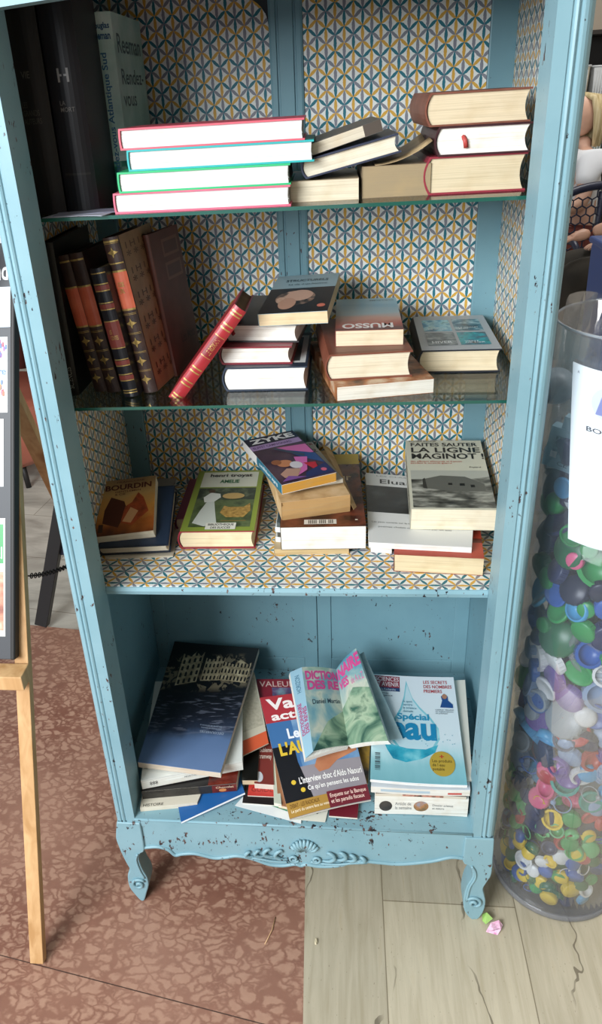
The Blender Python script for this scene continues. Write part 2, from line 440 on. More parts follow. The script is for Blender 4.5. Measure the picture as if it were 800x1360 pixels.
bx('baseboard_back', (-4, 6.98, 0), (4.2, 7, .1), '#6d665c')['kind'] = 'structure'

# ================================================================= CABINET
W = .72; TOPZ = 1.88
cab = thing('bookcase', 'tall distressed blue painted wooden bookcase lined with patterned paper, with scrolled feet', 'bookcase', (0, 0, 0))
def post(side):
    s = 1 if side == 'R' else -1; off = W if side == 'R' else 0; ov = .044 if side == 'R' else .0415
    prof = [(0, .07), (0, .0), (.018, 0), (.0193, .0022), (.0206, .0022), (.0222, 0), (.0250, -.0012), (.0272, .0003), (.0284, .0028), (.030, .0028), (.0315, .0008)]
    for i in range(7):
        a = PI/2 * i/6
        prof.append((.0335 + (ov + .006 - .0335) * math.sin(a), .0005 + .03 * (1 - math.cos(a))))
    prof += [(ov + .014, .05), (ov + .014, .07)]
    bm = bmesh.new(); prism(bm, prof, lambda p, q, z: (off + s*p, q, z), .252, TOPZ)
    return finish('corner_post', bm, BLUE, cab)
post('L'); post('R')
for s, x0, x1 in ((-1, -.060, -.0503), (1, W + .0503, W + .062)):
    bx('side_panel', (x0, .069, .20), (x1, .52, TOPZ), BLUEI, cab)
bx('back_board', (-.0503, .512, .25), (W+.0503, .522, TOPZ), mat('#1d2a30'), cab)
# back frame members (upper)
def member(x0, x1, z0, z1, groove=True):
    bm = bmesh.new(); w_ = x1 - x0
    pr = [(x0, .512), (x0, .502), (x0+.004, .5), (x0+w_*.2, .5), (x0+w_*.22, .5035), (x0+w_*.27, .5035), (x0+w_*.29, .5),
          (x0+w_*.71, .5), (x0+w_*.73, .5035), (x0+w_*.78, .5035), (x0+w_*.8, .5), (x1-.004, .5), (x1, .502), (x1, .512)]
    if not groove: pr = [(x0, .512), (x0, .501), (x0+.002, .5), (x1-.002, .5), (x1, .501), (x1, .512)]
    prism(bm, pr, lambda p, q, z: (p, q, z), z0, z1); return finish('back_stile', bm, BLUEI, cab)
member(-.0503, -.005, Z3 - .02, TOPZ, False); member(.3262, .388, Z3 - .02, TOPZ); member(.7225, W+.0503, Z3 - .02, TOPZ, False)
# patterned paper on the back (left one has a cut rounded top corner)
def paper(pts, m_, fn, a, b):
    bm = bmesh.new(); prism(bm, pts, fn, a, b); o = finish('patterned_paper', bm, m_, cab); return o
arc = [(.3255, Z3), (.3255, 1.770)]
for i in range(1, 9):
    a = PI/2*i/8; arc.append((.3255 - .062*(1-math.cos(a)), 1.770 + .05*math.sin(a)))
arc += [(.245, 1.835), (.2, 1.86), (-.004, 1.86), (-.004, Z3)]
paper(arc, PAPER_B, lambda p, q, y: (p, y, q), .508, .5115)
paper([(.3885, Z3), (.722, Z3), (.722, 1.875), (.3885, 1.875)], PAPER_B, lambda p, q, y: (p, y, q), .5045, .5115)
paper([(.07, Z3), (.5, Z3), (.5, 1.875), (.07, 1.875)], PAPER_S, lambda p, q, x: (x, p, q), -.0503, -.0488)
paper([(.07, Z3), (.5, Z3), (.5, 1.875), (.07, 1.875)], PAPER_S, lambda p, q, x: (x, p, q), W+.0488, W+.0503)
# wooden shelf with paper on top
bm = bmesh.new(); zt = Z3 - .0012
prism(bm, [(.07, zt-.0155), (.0685, zt-.008), (.07, zt-.001), (.072, zt), (.511, zt), (.511, zt-.017), (.073, zt-.017)], lambda p, q, x: (x, p, q), -.0488, W+.0488)
prism(bm, [(.0695, zt-.0165), (.0670, zt-.008), (.0695, zt-.0005), (.075, zt-.0003), (.075, zt-.0165)], lambda p, q, x: (x, p, q), .0006, W-.0006)
finish('wooden_shelf', bm, BLUEW, cab)
paper([(-.0485, .0715), (W+.0485, .0715), (W+.0485, .511), (-.0485, .511)], PAPER_F, lambda p, q, z: (p, q, z), Z3 - .0012, Z3)
# lower back panels
bm = bmesh.new()
for x0, x1 in ((-.0503, .3858), (.3872, W+.0503)):
    box(bm, (x0, .503, .26), (x1, .512, Z3 - .02))
    box(bm, (x0, .4995, .26), (x0+.035, .503, Z3-.02)); box(bm, (x1-.035, .4995, .26), (x1, .503, Z3-.02))
    box(bm, (x0+.035, .4995, .26), (x1-.035, .503, .315))
finish('lower_back_panel', bm, BLUEI, cab, bevel=.0015)
# bottom board
bm = bmesh.new(); box(bm, (-.0503, .0302, Z0-.02), (W+.0503, .512, Z0))
finish('bottom_board', bm, BLUEW, cab)
# apron with scalloped edge, moulding and carving
AP = [(0.0099,.1745),(.0415,.1791),(.0645,.1708),(.0782,.1543),(.0941,.1592),(.1252,.1627),(.1651,.1516),(.1925,.1551),(.2183,.1619),(.2516,.1557),(.2876,.1396),(.3176,.1369),(.3463,.1440),(.3600,.1400),(.3713,.1453),(.4008,.1406),(.4421,.1462),(.483,.164),(.5299,.1625),(.5734,.1609),(.6383,.1742),(.6801,.1904),(.7073,.1885)]
def smoothline(p, n=4):
    out = []
    for i in range(len(p)-1):
        p0 = p[max(i-1, 0)]; p1 = p[i]; p2 = p[i+1]; p3 = p[min(i+2, len(p)-1)]
        for k in range(n):
            t = k/n
            out.append(tuple(.5*((2*b) + (-a+c)*t + (2*a-5*b+4*c-d)*t*t + (-a+3*b-3*c+d)*t**3) for a, b, c, d in zip(p0, p1, p2, p3)))
    return out + [p[-1]]
aps = smoothline(AP)
bm = bmesh.new()
prism(bm, aps + [(.7073, .266), (.0099, .266)], lambda p, q, y: (p, y, q), .002, .024)
prism(bm, [(-.0395, .25), (.002, .25), (W-.002, .25), (W+.042, .25), (W+.042, .262), (W+.002, .262), (W, Z0), (0, Z0), (-.002, .262), (-.0395, .262)], lambda p, q, y: (p, y, q), .0, .03)
tube(bm, [(x, .0015, z + .0045) for x, z in aps], .0042, 6)
tube(bm, [(0, .0, Z0 - .0035), (W/2, .0, Z0 - .0035), (W, .0, Z0 - .0035)], .0032, 6)
ap = finish('apron', bm, BLUEW, cab)
bm = bmesh.new(); cx, cz = .369, .196
for k in range(-4, 5):                      # fan shell
    a = PI/2 + k * .26
    tube(bm, [(cx + .008*math.cos(a), -.001, cz - .008 + .008*math.sin(a)), (cx + .026*math.cos(a), -.0045, cz - .008 + .030*math.sin(a)), (cx + .034*math.cos(a), -.001, cz - .008 + .042*math.sin(a))], [.002, .0042, .0035], 6)
def spiral(cx, cz, r, turns, s, a0):
    return [(cx + s*(r*(1-i/22*.85))*math.cos(a0 + turns*2*PI*i/22), -.0015 - .002*i/22, cz + (r*(1-i/22*.85))*math.sin(a0 + turns*2*PI*i/22)) for i in range(23)]
for s in (-1, 1):
    tube(bm, spiral(cx + s*.024, cz - .026, .012, 1.3, s, -2.6), [.003]*23, 6)
    for j, (dx, dz, l) in enumerate(((.052, -.018, .030), (.078, -.013, .026), (.100, -.016, .022), (.122, -.020, .018))):
        x0 = cx + s*dx; z0 = cz + dz
        pts = [(x0 - s*l*.5, .001, z0 - l*.45), (x0 + s*l*.05, -.003, z0 - l*.35), (x0 + s*l*.42, -.004, z0), (x0 + s*l*.3, -.005, z0 + l*.4), (x0 - s*l*.02, -.003, z0 + l*.55), (x0 - s*l*.15, -.001, z0 + l*.3)]
        pts = smoothline(pts, 3); n = len(pts)
        tube(bm, pts, [.0012 + .0034*math.sin(PI*min(1, (i+1)/n)) for i in range(n)], 6)
    tube(bm, smoothline([(cx + s*.035, 0, cz-.040), (cx + s*.07, -.002, cz-.038), (cx + s*.10, -.002, cz-.032), (cx + s*.135, 0, cz-.030)], 4), .0028, 6)
finish('carved_shell', bm, BLUEW, ap)
LG = [(-.041,.262),(-.0478,.225),(-.0498,.205),(-.0468,.18),(-.0439,.1607),(-.0375,.130),(-.0323,.1075),(-.0385,.092),(-.0415,.0737),(-.0409,.0438),(-.0307,.018),(-.0208,0),(-.0120,.0),(-.0036,.0253),(.0056,.0562),(.0054,.0824),(-.002,.1078),(-.0062,.1432),(-.0001,.1638),(.0110,.1785),(.0120,.262)]
RG = [(.764,.262),(.7655,.225),(.7659,.2011),(.7672,.175),(.7662,.1472),(.7593,.1261),(.7533,.105),(.7563,.0883),(.7616,.0616),(.7600,.0300),(.7506,.0025),(.7426,0),(.7348,0),(.7194,.0250),(.7142,.0634),(.7183,.109),(.7274,.1384),(.7263,.1600),(.7180,.1770),(.7053,.1885),(.7053,.262)]
for s, poly, vc in ((-1, LG, (-.0165, .062)), (1, RG, (.737, .060))):
    bm = bmesh.new()
    prism(bm, smoothline(poly, 3), lambda p, q, y: (p, y, q), -.004, .040)
    lg = finish('leg', bm, BLUEW, cab, bevel=.004, seg=3)
    bm = bmesh.new()
    tube(bm, [(x, y - .0045, z) for x, y, z in spiral(vc[0], vc[1], .0175, 1.4, -s, .6)], [.0036]*23, 6)
    inner = [(poly[i][0] - s*.000, -.005, poly[i][1]) for i in (15, 16, 17, 18)] if s < 0 else [(poly[i][0], -.005, poly[i][1]) for i in (14, 15, 16, 17, 18)]
    sh = .006 * s
    tube(bm, smoothline([(x + sh, y, z) for x, y, z in inner], 4), .0028, 6)
    finish('volute', bm, BLUEW, lg)
for s in (-1, 1):                       # straight back feet
    x = -.03 if s < 0 else W + .03
    bm = bmesh.new(); prism(bm, [(-.028, .26), (.028, .26), (.02, .12), (.016, 0), (-.012, 0), (-.02, .12)], lambda p, q, y: (x + p*(.9), y, q), .47, .512)
    finish('leg', bm, BLUEI, cab, bevel=.003)
bm = bmesh.new(); prism(bm, [(.03, 0), (.03, .06), (0, .06)], lambda p, q, x: (x, .07 + p, .19 + q), 0, W) ; finish('inner_rail', bm, BLUEI, cab)
bx('top_board', (-.062, .0, TOPZ), (W+.062, .525, TOPZ + .03), BLUE, cab, bevel=.004)
bm = bmesh.new()
arcp = [(0, TOPZ), (0, TOPZ-.105)] + [(W*i/12, TOPZ-.105+.015*math.sin(PI*i/12)) for i in range(1, 12)] + [(W, TOPZ-.105), (W, TOPZ)]
prism(bm, arcp, lambda p, q, y: (p, y, q), .002, .03); finish('top_rail', bm, BLUE, cab)
# glass shelves
def glass_mat(name, tint, refl=1.0, milky=0):
    t = NT(name); o = t.t.nodes['Material Output']
    tr = t.n('ShaderNodeBsdfTransparent'); tr.inputs[0].default_value = tint
    gl = t.n('ShaderNodeBsdfGlossy'); gl.inputs['Roughness'].default_value = .02
    fr = t.n('ShaderNodeFresnel'); fr.inputs[0].default_value = 1.5; mx = t.n('ShaderNodeMixShader')
    t.L(t.math('MULTIPLY', fr.outputs[0], refl), mx.inputs[0]); t.L(tr.outputs[0], mx.inputs[1]); t.L(gl.outputs[0], mx.inputs[2]); last = mx.outputs[0]
    if milky:
        df = t.n('ShaderNodeBsdfDiffuse'); df.inputs[0].default_value = (.75, .8, .85, 1); m2 = t.n('ShaderNodeMixShader'); m2.inputs[0].default_value = milky
        t.L(last, m2.inputs[1]); t.L(df.outputs[0], m2.inputs[2]); last = m2.outputs[0]
    t.L(last, o.inputs['Surface']); return t.m
GLASS = glass_mat('shelf_glass', (.90, .96, .93, 1), .9)
t = NT('glass_edge'); t.base(t.mix(t.noise(4, 2), '#123f37', '#2c6a5c'), .12, .8); GEDGE = t.m
for zz in (Z2, Z1):
    bm = bmesh.new(); box(bm, (-.0485, .102, zz-.0055), (W+.0485, .503, zz))
    for f in bm.faces: f.material_index = 0 if abs(f.normal.z) > .5 else 0
    bm.normal_update()
    for f in bm.faces: f.material_index = 0 if abs(f.normal.z) > .5 else 1
    g = finish('glass_shelf', bm, [GLASS, GEDGE], cab); g['label'] = 'clear glass shelf with green edge'
for zz in (Z2, Z1):
    for x in (-.0488, W+.0488):
        for y in (.14, .44):
            s = 1 if x < 0 else -1
            bx('shelf_peg', (x if s > 0 else x-.010, y, zz-.012), (x+.010 if s > 0 else x, y+.012, zz-.0057), mat('#8b8f90', .3, 1), cab, bevel=.002)

# ================================================================= SHELF 1 (upper glass shelf)
LEATHER = mottled(['#1b1210', '#33211c', '#3e2a22'], 40, 4, .45)
def upright(name, label, x, y, z, t, d, h, lean=0, yaw=0, **k):
    """book standing spine out: x left side of spine, leaning about its foot (degrees, + = top to the left)"""
    M = Matrix.Translation((x, y, z)) @ Matrix.Rotation(math.radians(yaw), 4, 'Z') @ Matrix.Rotation(-math.radians(lean), 4, 'Y') @ Matrix(((0, 0, 1, 0), (1, 0, 0, 0), (0, 1, 0, 0), (0, 0, 0, 1)))
    return book(name, label, d, h, t, mtx=M, **k)
upright('book', 'thick black bound volume standing at the far left end of the upper glass shelf', -.046, .165, Z1, .056, .12, .315, cover='#0d0d12', pages='#5a5348', gloss=.5,
        sp=[('t', 'VIE', .38, .62, .62, .65, '#55534f'), ('t', 'LES\nGRANDS\nAUTEURS', .25, .42, .75, .52, '#3f3d3a')])
upright('book', 'thick black bound volume standing second from the left on the upper glass shelf', .013, .165, Z1, .053, .12, .312, cover='#101017', pages='#5a5348', gloss=.45,
        sp=[('t', 'H', .35, .60, .68, .66, '#8f8f8f'), ('t', 'LA\nMORT', .3, .47, .72, .52, '#6d6a66'), ('r', .1, .18, .9, .19, '#2c2a2a')])
upright('book', 'tall plain grey book standing beside the black volumes on the upper glass shelf', .0310, .295, Z1, .020, .19, .275, cover=mottled(['#8d8486', '#a79ea0'], 25, 3), pages='#b8ac98', gloss=.7)
SEAF = mottled(['#8fbcb4', '#a9cfc6', '#c6e0da'], 18, 3, .3)
upright('book', 'pale turquoise sea adventure book standing upright with blue title down its spine', .0525, .290, Z1, .038, .20, .286, cover=SEAF, pages='#c9c2ae', gloss=.3,
        sp=[('r', 0, 0, 1, .23, mottled(['#0f5a4e', '#1f7d68', '#8fc4b0'], 60, 4)), ('r', 0, .23, 1, .26, '#cfe0dc'), ('t', 'Rendez-vous Atlantique Sud', .38, .10, .72, .80, '#2a6a8f', 90, .02),
            ('t', 'Douglas', .1, .91, .9, .95, '#2a5a7f', 0, .03), ('t', 'Reeman', .1, .865, .9, .905, '#2a5a7f', 0, .03)],
        top=[('t', 'Reeman', .1, .80, .9, .90, '#2a5058'), ('t', 'Rendez-\nvous', .1, .52, .9, .72, '#2a5058')])
# cover face of that book carries its title too
M4 = [('pink', '#d4607a', .0925, .378, .000, 0.158), ('green', '#23b070', .1045, .379, 0, .155), ('teal', '#1fa6a8', .1225, .416, 0, .162), ('red', '#d25768', .1125, .402, 0, .165)]
zz = Z1; adj = {'pink': 'pink bordered white-paged album at the bottom of the pile of four albums',
 'green': 'green edged white-paged album, second from the bottom in the pile of four albums',
 'teal': 'teal edged album sticking out to the right in the pile of four albums', 'red': 'red covered album lying on top of the pile of four albums'}
for i, (nm, col, x0, x1, dy, yy) in enumerate(M4):
    b = book('album', adj[nm], (x1 - x0)*.967, .162, .0298, cover=mottled([col, col], 5), pages='#e9ecec', loc=(.4616 + (x0-.4616)*.967, yy - .042, zz), rot=(0, 0, math.radians((-.6, .8, 1.0, 1.4)[i])), bulge=.001, cat='book', group=None,
         front=[('r', .0, .30, 1, .33, '#b9bdbd'), ('r', .0, .62, .96, .64, '#c3c6c4')], fore=.001)
    zz += .0299
# leaning middle group
book('book', 'old cream-paged paperback lying flat beside the four albums on the upper glass shelf', .107, .18, .031, cover='#b9a98c', pages='#ddd2ba', hard=False, loc=(.3775, .150, Z1), rot=(0, 0, .02))
bt = book('book', 'shabby brown-paged paperback with curling cover, right of the cream paperback on the upper glass shelf', .105, .175, .046, cover='#8c7a60', pages='#9c8a6c', hard=False, loc=(.4895, .160, Z1), rot=(0, 0, .03))
bm = bmesh.new()                     # the curled cover corner
g = []
for i in range(9):
    a = i/8; x = .02 + .085*a; zc = .047 + .030*a*a
    g.append([bm.verts.new((x, y, zc + .004*math.sin(9*y/.17) * a)) for y in (0.0, .04, .09, .14, .174)])
for i in range(8):
    for j in range(4): bm.faces.new((g[i][j], g[i+1][j], g[i+1][j+1], g[i][j+1])).smooth = True
for f in list(bm.faces): pass
o = finish('curled_cover', bm, mottled(['#8f795a', '#b39c76'], 40), bt); sd = o.modifiers.new('s', 'SOLIDIFY'); sd.thickness = .0006
book('book', 'navy edged hardback tilted on top of the two old paperbacks', .148, .175, .027, cover='#30364a', pages='#e0d8c4', loc=(.4035, .147, Z1+.0335), rot=(0, math.radians(-12), math.radians(2)))
book('book', 'slim grey paperback with dark corner, topmost of the tilted pair on the upper glass shelf', .126, .165, .017, cover='#55504a', pages='#cfc6b2', hard=False, loc=(.3995, .152, Z1+.0620), rot=(0, math.radians(-15), math.radians(3)),
     front=[('r', .78, 0, 1, 1, '#4d443c')])
# right pile of three
book('book', 'cream-paged hardback with crimson edges at the bottom of the upper right pile', .146, .2, .054, cover='#8e2f3c', pages='#d8c8a8', loc=(.5915, .163, Z1), rot=(0, 0, math.radians(1.5)), fore=.006)
book('book', 'white-paged dark maroon hardback with a red ribbon in the middle of the right hand pile', .136, .2, .041, cover='#3a1a1f', pages='#f3f0e8', spine='L', loc=(.6035, .160, Z1+.0541), rot=(0, 0, math.radians(1)), ribbon=(.27, .010, '#b0423c'), fore=.006)
book('book', 'brown leather hardback with tan pages on top of the right hand pile', .147, .205, .0455, cover=mottled(['#6a3a28', '#835040'], 30), pages='#dac9aa', loc=(.5885, .160, Z1+.0955), rot=(0, 0, math.radians(2)), fore=.005)
# leaflets
for i, (x, dz, yw, c, lb) in enumerate(((-.012, .0006, -.2, '#b9bccb', 'pale lilac leaflet lying under the black volumes'), (.004, .0014, .12, '#8f93a6', 'grey folded leaflet lying at the front left of the upper glass shelf'))):
    bm = bmesh.new(); fn = slab(bm, [Vector((0, 0, 0)), Vector((.105, 0, .001)), Vector((.105, .05, .001)), Vector((0, .05, 0))], .0006, lambda u, v: .002*math.sin(3*u)*u)
    o = finish('leaflet', bm, [c, c]); o.location = (x, .108, Z1 + dz); o.rotation_euler = (0, 0, yw); tag(o, lb, 'leaflet')

# ================================================================= SHELF 2 (lower glass shelf)
GOLD = mat('#b59a5c', .3, .6)
ORL = mottled(['#b9543a', '#c9684c'], 30, 3, .4)
def ornate(n0, n1, k=4, lab=None):
    out = []
    for i in range(k):
        v = n0 + (n1-n0)*(i+.5)/k; d = (n1-n0)/k
        out += [('p', [(.5, v+d*.28), (.62, v), (.5, v-d*.28), (.38, v)], GOLD), ('p', [(.5, v+d*.13), (.85, v), (.5, v-d*.13), (.15, v)], GOLD), ('r', .05, v+d*.44, .95, v+d*.46, GOLD), ('r', .05, v+d*.50, .95, v+d*.52, GOLD)]
    return out
def band(v, h=.012, c=GOLD): return ('r', .02, v, .98, v+h, c)
upright('book', 'large thin black book leaning at the far left end of the lower glass shelf', -.045, .17, Z2, .022, .2, .27, lean=0.5, cover='#0b0b0d', pages='#4a4238', gloss=.4,
        sp=[('t', 'SCIENCES', .3, .05, .7, .2, '#8a8a86', 90)])
upright('book', 'dark brown leather volume with orange spine label, left one of the matching pair', .002, .185, Z2, .0245, .14, .246, lean=8, yaw=-9, cover=LEATHER, pages='#6b5a44',
        sp=[('r', .0, .50, 1, .77, ORL), band(.77), band(.49), band(.95)] + ornate(.04, .46, 3))
upright('book', 'dark brown leather volume with orange spine label, right one of the matching pair', .0275, .18, Z2, .0265, .14, .250, lean=8, yaw=-9, cover=LEATHER, pages='#6b5a44',
        sp=[('r', .0, .50, 1, .77, ORL), band(.77), band(.49), band(.95)] + ornate(.04, .46, 3))
DL = mat('#6d2f28', .4)
upright('book', 'black leather volume with gold bands and dark red label, standing before the tall brown one', .0655, .155, Z2, .0285, .15, .228, lean=8, yaw=-9, cover='#15151a', pages='#8a7a5e', gloss=.3,
        sp=[('r', 0, .40, 1, .60, DL), ('r', 0, .84, 1, .875, DL), ('r', 0, .70, 1, .735, DL), ('r', 0, .26, 1, .295, DL), ('r', 0, .14, 1, .175, DL)] + [band(v, .008) for v in (.03, .05, .13, .18, .25, .30, .39, .60, .69, .74, .83, .88, .96)] + [('t', 'LES\nCONTES', .25, .46, .75, .54, GOLD)])
jack = [('r', .02, .0, .98, 1, mottled(['#7a674c', '#95805f', '#84704f'], 12, 3))]
for r in range(6):
    v = .86 - r*.155
    jack += [('t', 'I H I S I', .14, v+.05, .86, v+.09, '#54402c'), ('t', '* * * *', .12, v, .88, v+.04, '#54402c')]
upright('book', 'tall dark brown leather volume with orange spine label and beige patterned board', .0955, .175, Z2, .0285, .145, .274, lean=8, yaw=-9, cover=LEATHER, pages='#6b5a44',
        sp=[('r', 0, .56, 1, .79, ORL), band(.79), band(.55), band(.84, .008), band(.97)] + ornate(.03, .53, 4) + ornate(.85, .97, 1) + [('t', 'CODE\nCIVIL', .3, .66, .7, .73, GOLD)],
        top=jack)
upright('book', 'reddish brown book with embossed squares on its cover, standing behind the beige patterned board', .131, .262, Z2, .012, .120, .262, lean=6, yaw=-14, cover=mottled(['#4d2a20', '#5f362a'], 30), pages='#6b5a44',
        top=[('r', .35, .66, .9, .78, '#6f4a3c'), ('r', .4, .68, .85, .76, '#4d2a20'), ('r', .35, .82, .9, .94, '#6f4a3c'), ('r', .4, .84, .85, .92, '#4d2a20'), ('t', 'Les Mots', .4, .2, .9, .27, '#2c0f0a')])
# red leaning book
rd = mat('#a3202c', .3)
M = Matrix.Translation((.1475, .150, Z2 + .0005)) @ Matrix.Rotation(math.radians(39), 4, 'Y') @ Matrix(((0, 0, 1, 0), (1, 0, 0, 0), (0, 1, 0, 0), (0, 0, 0, 1)))
reds = [('r', .12, .50, .88, .70, '#7d1620'), ('t', 'LE ROMAN', .3, .52, .7, .68, GOLD, 90)]
for v in (.03, .06, .18, .22, .32, .36, .78, .82, .92, .95): reds.append(('r', .1, v, .9, v+.012, GOLD))
reds += [('r', .1, .49, .9, .495, GOLD), ('r', .1, .705, .9, .71, GOLD)]
book('book', 'red leather book with gold bands leaning diagonally on the lower glass shelf', .125, .208, .024, cover=mottled(['#8f1f28', '#a82c33'], 20, 3, .3), pages='#6e5c48', mtx=M, sp=reds)
# stack of four
def stackbook(*a, **k): return book(*a, **k)
book('book', 'white-paged navy covered hardback at the bottom of the left pile on the lower glass shelf', .146, .215, .044, cover='#2a3444', pages='#f1f1ec', spine='L', loc=(.2500, .1714, Z2), rot=(0, 0, -.004), top=[('r', .5, .1, .97, .9, '#cfd3d2'), ('r', .55, .15, .9, .85, '#3a3f40')])
book('book', 'crimson hardback with white pages lying second from the bottom of the left pile', .126, .2, .032, cover='#7d1f2c', pages='#f3efe6', loc=(.2430, .1900, Z2+.0441), rot=(0, 0, -.035))
book('book', 'dark hardback with white pages and a red bookmark, under the face paperback', .131, .22, .033, cover='#2c2a2c', pages='#f6f4ec', loc=(.2500, .2200, Z2+.0762), rot=(0, 0, -.10), ribbon=(.08, .002, '#a02a30'))
HAND = mottled(['#1d1b1c', '#2c2724', '#8d6f5e', '#c9a58d', '#b78f78'], 26, 3, .35, lo=.38, hi=.66)
book('book', 'paperback with a dark photograph of a face behind a hand, topmost of the left pile', .122, .232, .022, cover='#8fa6ad', pages='#dfc9a4', hard=False, loc=(.3120, .1975, Z2+.1094), rot=(math.radians(4), math.radians(-2.5), -.09),
     top=[('r', 0, 0, 1, .62, '#231f21'), ('e', .45, .36, .3, .19, HAND), ('e', .5, .42, .2, .14, '#c39c86'), ('e', .36, .22, .13, .14, '#b58c76'), ('e', .88, .14, .06, .04, '#c9705c'), ('t', 'STRUCTURELS', .18, .80, .85, .86, '#3f5157'), ('t', 'La vie d un homme', .25, .70, .85, .74, '#54686e')])
book('book', 'white paperback with orange and brown cover under the brown hardback on the lower glass shelf', .168, .28, .0255, cover=mottled(['#3c2b22', '#a3683e', '#c9b49a'], 30), pages='#e4e0d4', hard=False, loc=(.4475, .1105, Z2), rot=(0, 0, .20))
book('book', 'brown leather-look hardback with cream pages lying under the sunset paperback', .142, .235, .046, cover=mottled(['#6d3a2a', '#7f4a38'], 25), pages='#e4d9c0', loc=(.4350, .1427, Z2+.0256), rot=(0, 0, .10), top=[('r', .05, .04, .95, .96, mottled(['#6d4034', '#7c5042'], 20))])
t = NT('sunset_print'); sp_ = t.n('ShaderNodeSeparateXYZ'); t.L(t.co, sp_.inputs[0])
SUN = t.base(t.ramp(t.math('ADD', t.math('DIVIDE', sp_.outputs[1], .228), t.math('MULTIPLY', t.math('SUBTRACT', t.noise(30, 4, t.mapping((.4, 1.5, 1))), .5), .25)), [(.0, '#5d3a38'), (.15, '#a5493c'), (.35, '#b98a78'), (.5, '#8fa6ac'), (.75, '#6f9db0'), (.95, '#8cb6c4')]), .3)
book('book', 'sunset-coloured paperback with the title MUSSO upside down, on top of the brown hardback', .117, .228, .028, cover='#8a4038', pages='#e4d4b6', hard=False, loc=(.4452, .1904, Z2+.0717), rot=(0, 0, .0),
     top=[('r', 0, 0, 1, 1, SUN), ('t', 'MUSSO', .10, .05, .86, .19, '#e8e4e0', 180, .03), ('t', 'GUILLAUME', .55, .90, .95, .94, '#3c4c54', 180)])
sil = [('r', 0, 0, 1, 1, '#a9adb0')]
cs_ = [mottled(['#0e4a6a', '#2f8fb0', '#9fd0d8', '#1d6a5a'], 45, 4, .3), mottled(['#1a2c34', '#3c6b7a', '#a9c2c4'], 55, 4, .3), mottled(['#5d4a38', '#2f6a7a', '#1d9aa0', '#174a3a'], 45, 4, .3), mottled(['#2a3236', '#5a666a', '#9fa6a6'], 60, 4, .3)]
for i, (u, v) in enumerate(((.10, .52), (.52, .52), (.52, .12), (.10, .12))):
    sil += [('r', u, v, u+.38, v+.35, cs_[i]), ('t', ('COUP\nDE SOLEIL', 'LE GRAND\nBLEU', 'VENT\nDE MER', 'HIVER')[i], u+.06, v+.05, u+.32, v+.11, '#dfe5e6')]
book('book', 'silver hardback with four small picture panels, alone at the right of the lower glass shelf', .141, .236, .043, cover='#23262e', pages='#e2d2b2', loc=(.6000, .2477, Z2), rot=(0, 0, -.012), top=sil)

# ================================================================= SHELF 3 (papered wooden shelf)
book('book', 'thin pale booklet under the navy book at the left of the papered shelf', .14, .13, .0035, cover='#c9c1ae', pages='#cfc6b2', hard=False, loc=(-.028, .168, Z3), rot=(0, 0, .06))
book('book', 'navy hardback with cream pages lying under the orange paperback', .144, .160, .025, cover='#1f2a3a', pages='#e6dcc6', loc=(-.0375, .1760, Z3+.0036), rot=(math.radians(22), math.radians(-1.5), .05), top=[('r', .02, .02, .98, .98, '#263448')])
t = NT('amber_print'); sp_ = t.n('ShaderNodeSeparateXYZ'); t.L(t.co, sp_.inputs[0])
AMB = t.base(t.ramp(t.math('ADD', t.math('DIVIDE', sp_.outputs[1], .16), t.math('MULTIPLY', t.math('SUBTRACT', t.noise(22, 3), .5), .5)), [(.0, '#5a2a14'), (.2, '#a8602a'), (.42, '#d89a4a'), (.65, '#c9a468'), (.95, '#8f7350')]), .3)
book('book', 'orange-brown paperback titled BOURDIN with folded brown cloth on its cover', .120, .150, .022, cover='#cdbfa4', pages='#efe7d2', hard=False, loc=(-.0420, .1800, Z3+.0290), rot=(math.radians(22), math.radians(-4.5), .10),
     top=[('r', 0, 0, 1, 1, AMB), ('p', [(.10, .22), (.38, .12), (.52, .42), (.46, .58), (.22, .68), (.12, .45)], '#4d2012'), ('p', [(.42, .20), (.62, .14), (.90, .36), (.80, .62), (.70, .72), (.60, .55), (.48, .48)], mottled(['#6d2f18', '#b5522c', '#7a3a20'], 40)),
          ('p', [(.45, .22), (.60, .18), (.72, .38), (.58, .46)], '#dba877'), ('t', 'BOURDIN', .10, .80, .93, .90, '#4a1512', 0, .03), ('t', 'FRANCOISE', .3, .93, .8, .96, '#5a2a1a'), ('t', 'GENTLEMEN\n& CIE', .28, .70, .74, .78, '#5a2a1a'), ('r', .04, .06, .12, .20, '#40251a')])
book('book', 'added grey support book at the back left corner propping up the navy and orange books', .118, .13, .052, cover='#7d7a74', pages='#cfc6b2', loc=(-.044, .305, Z3))  # added prop, mostly out of view, so the two tilted books have support
gr = '#8a9c40'
meadow = mottled(['#2f3a26', '#4a5a36', '#5f7048', '#39472f'], 30, 4, .3)
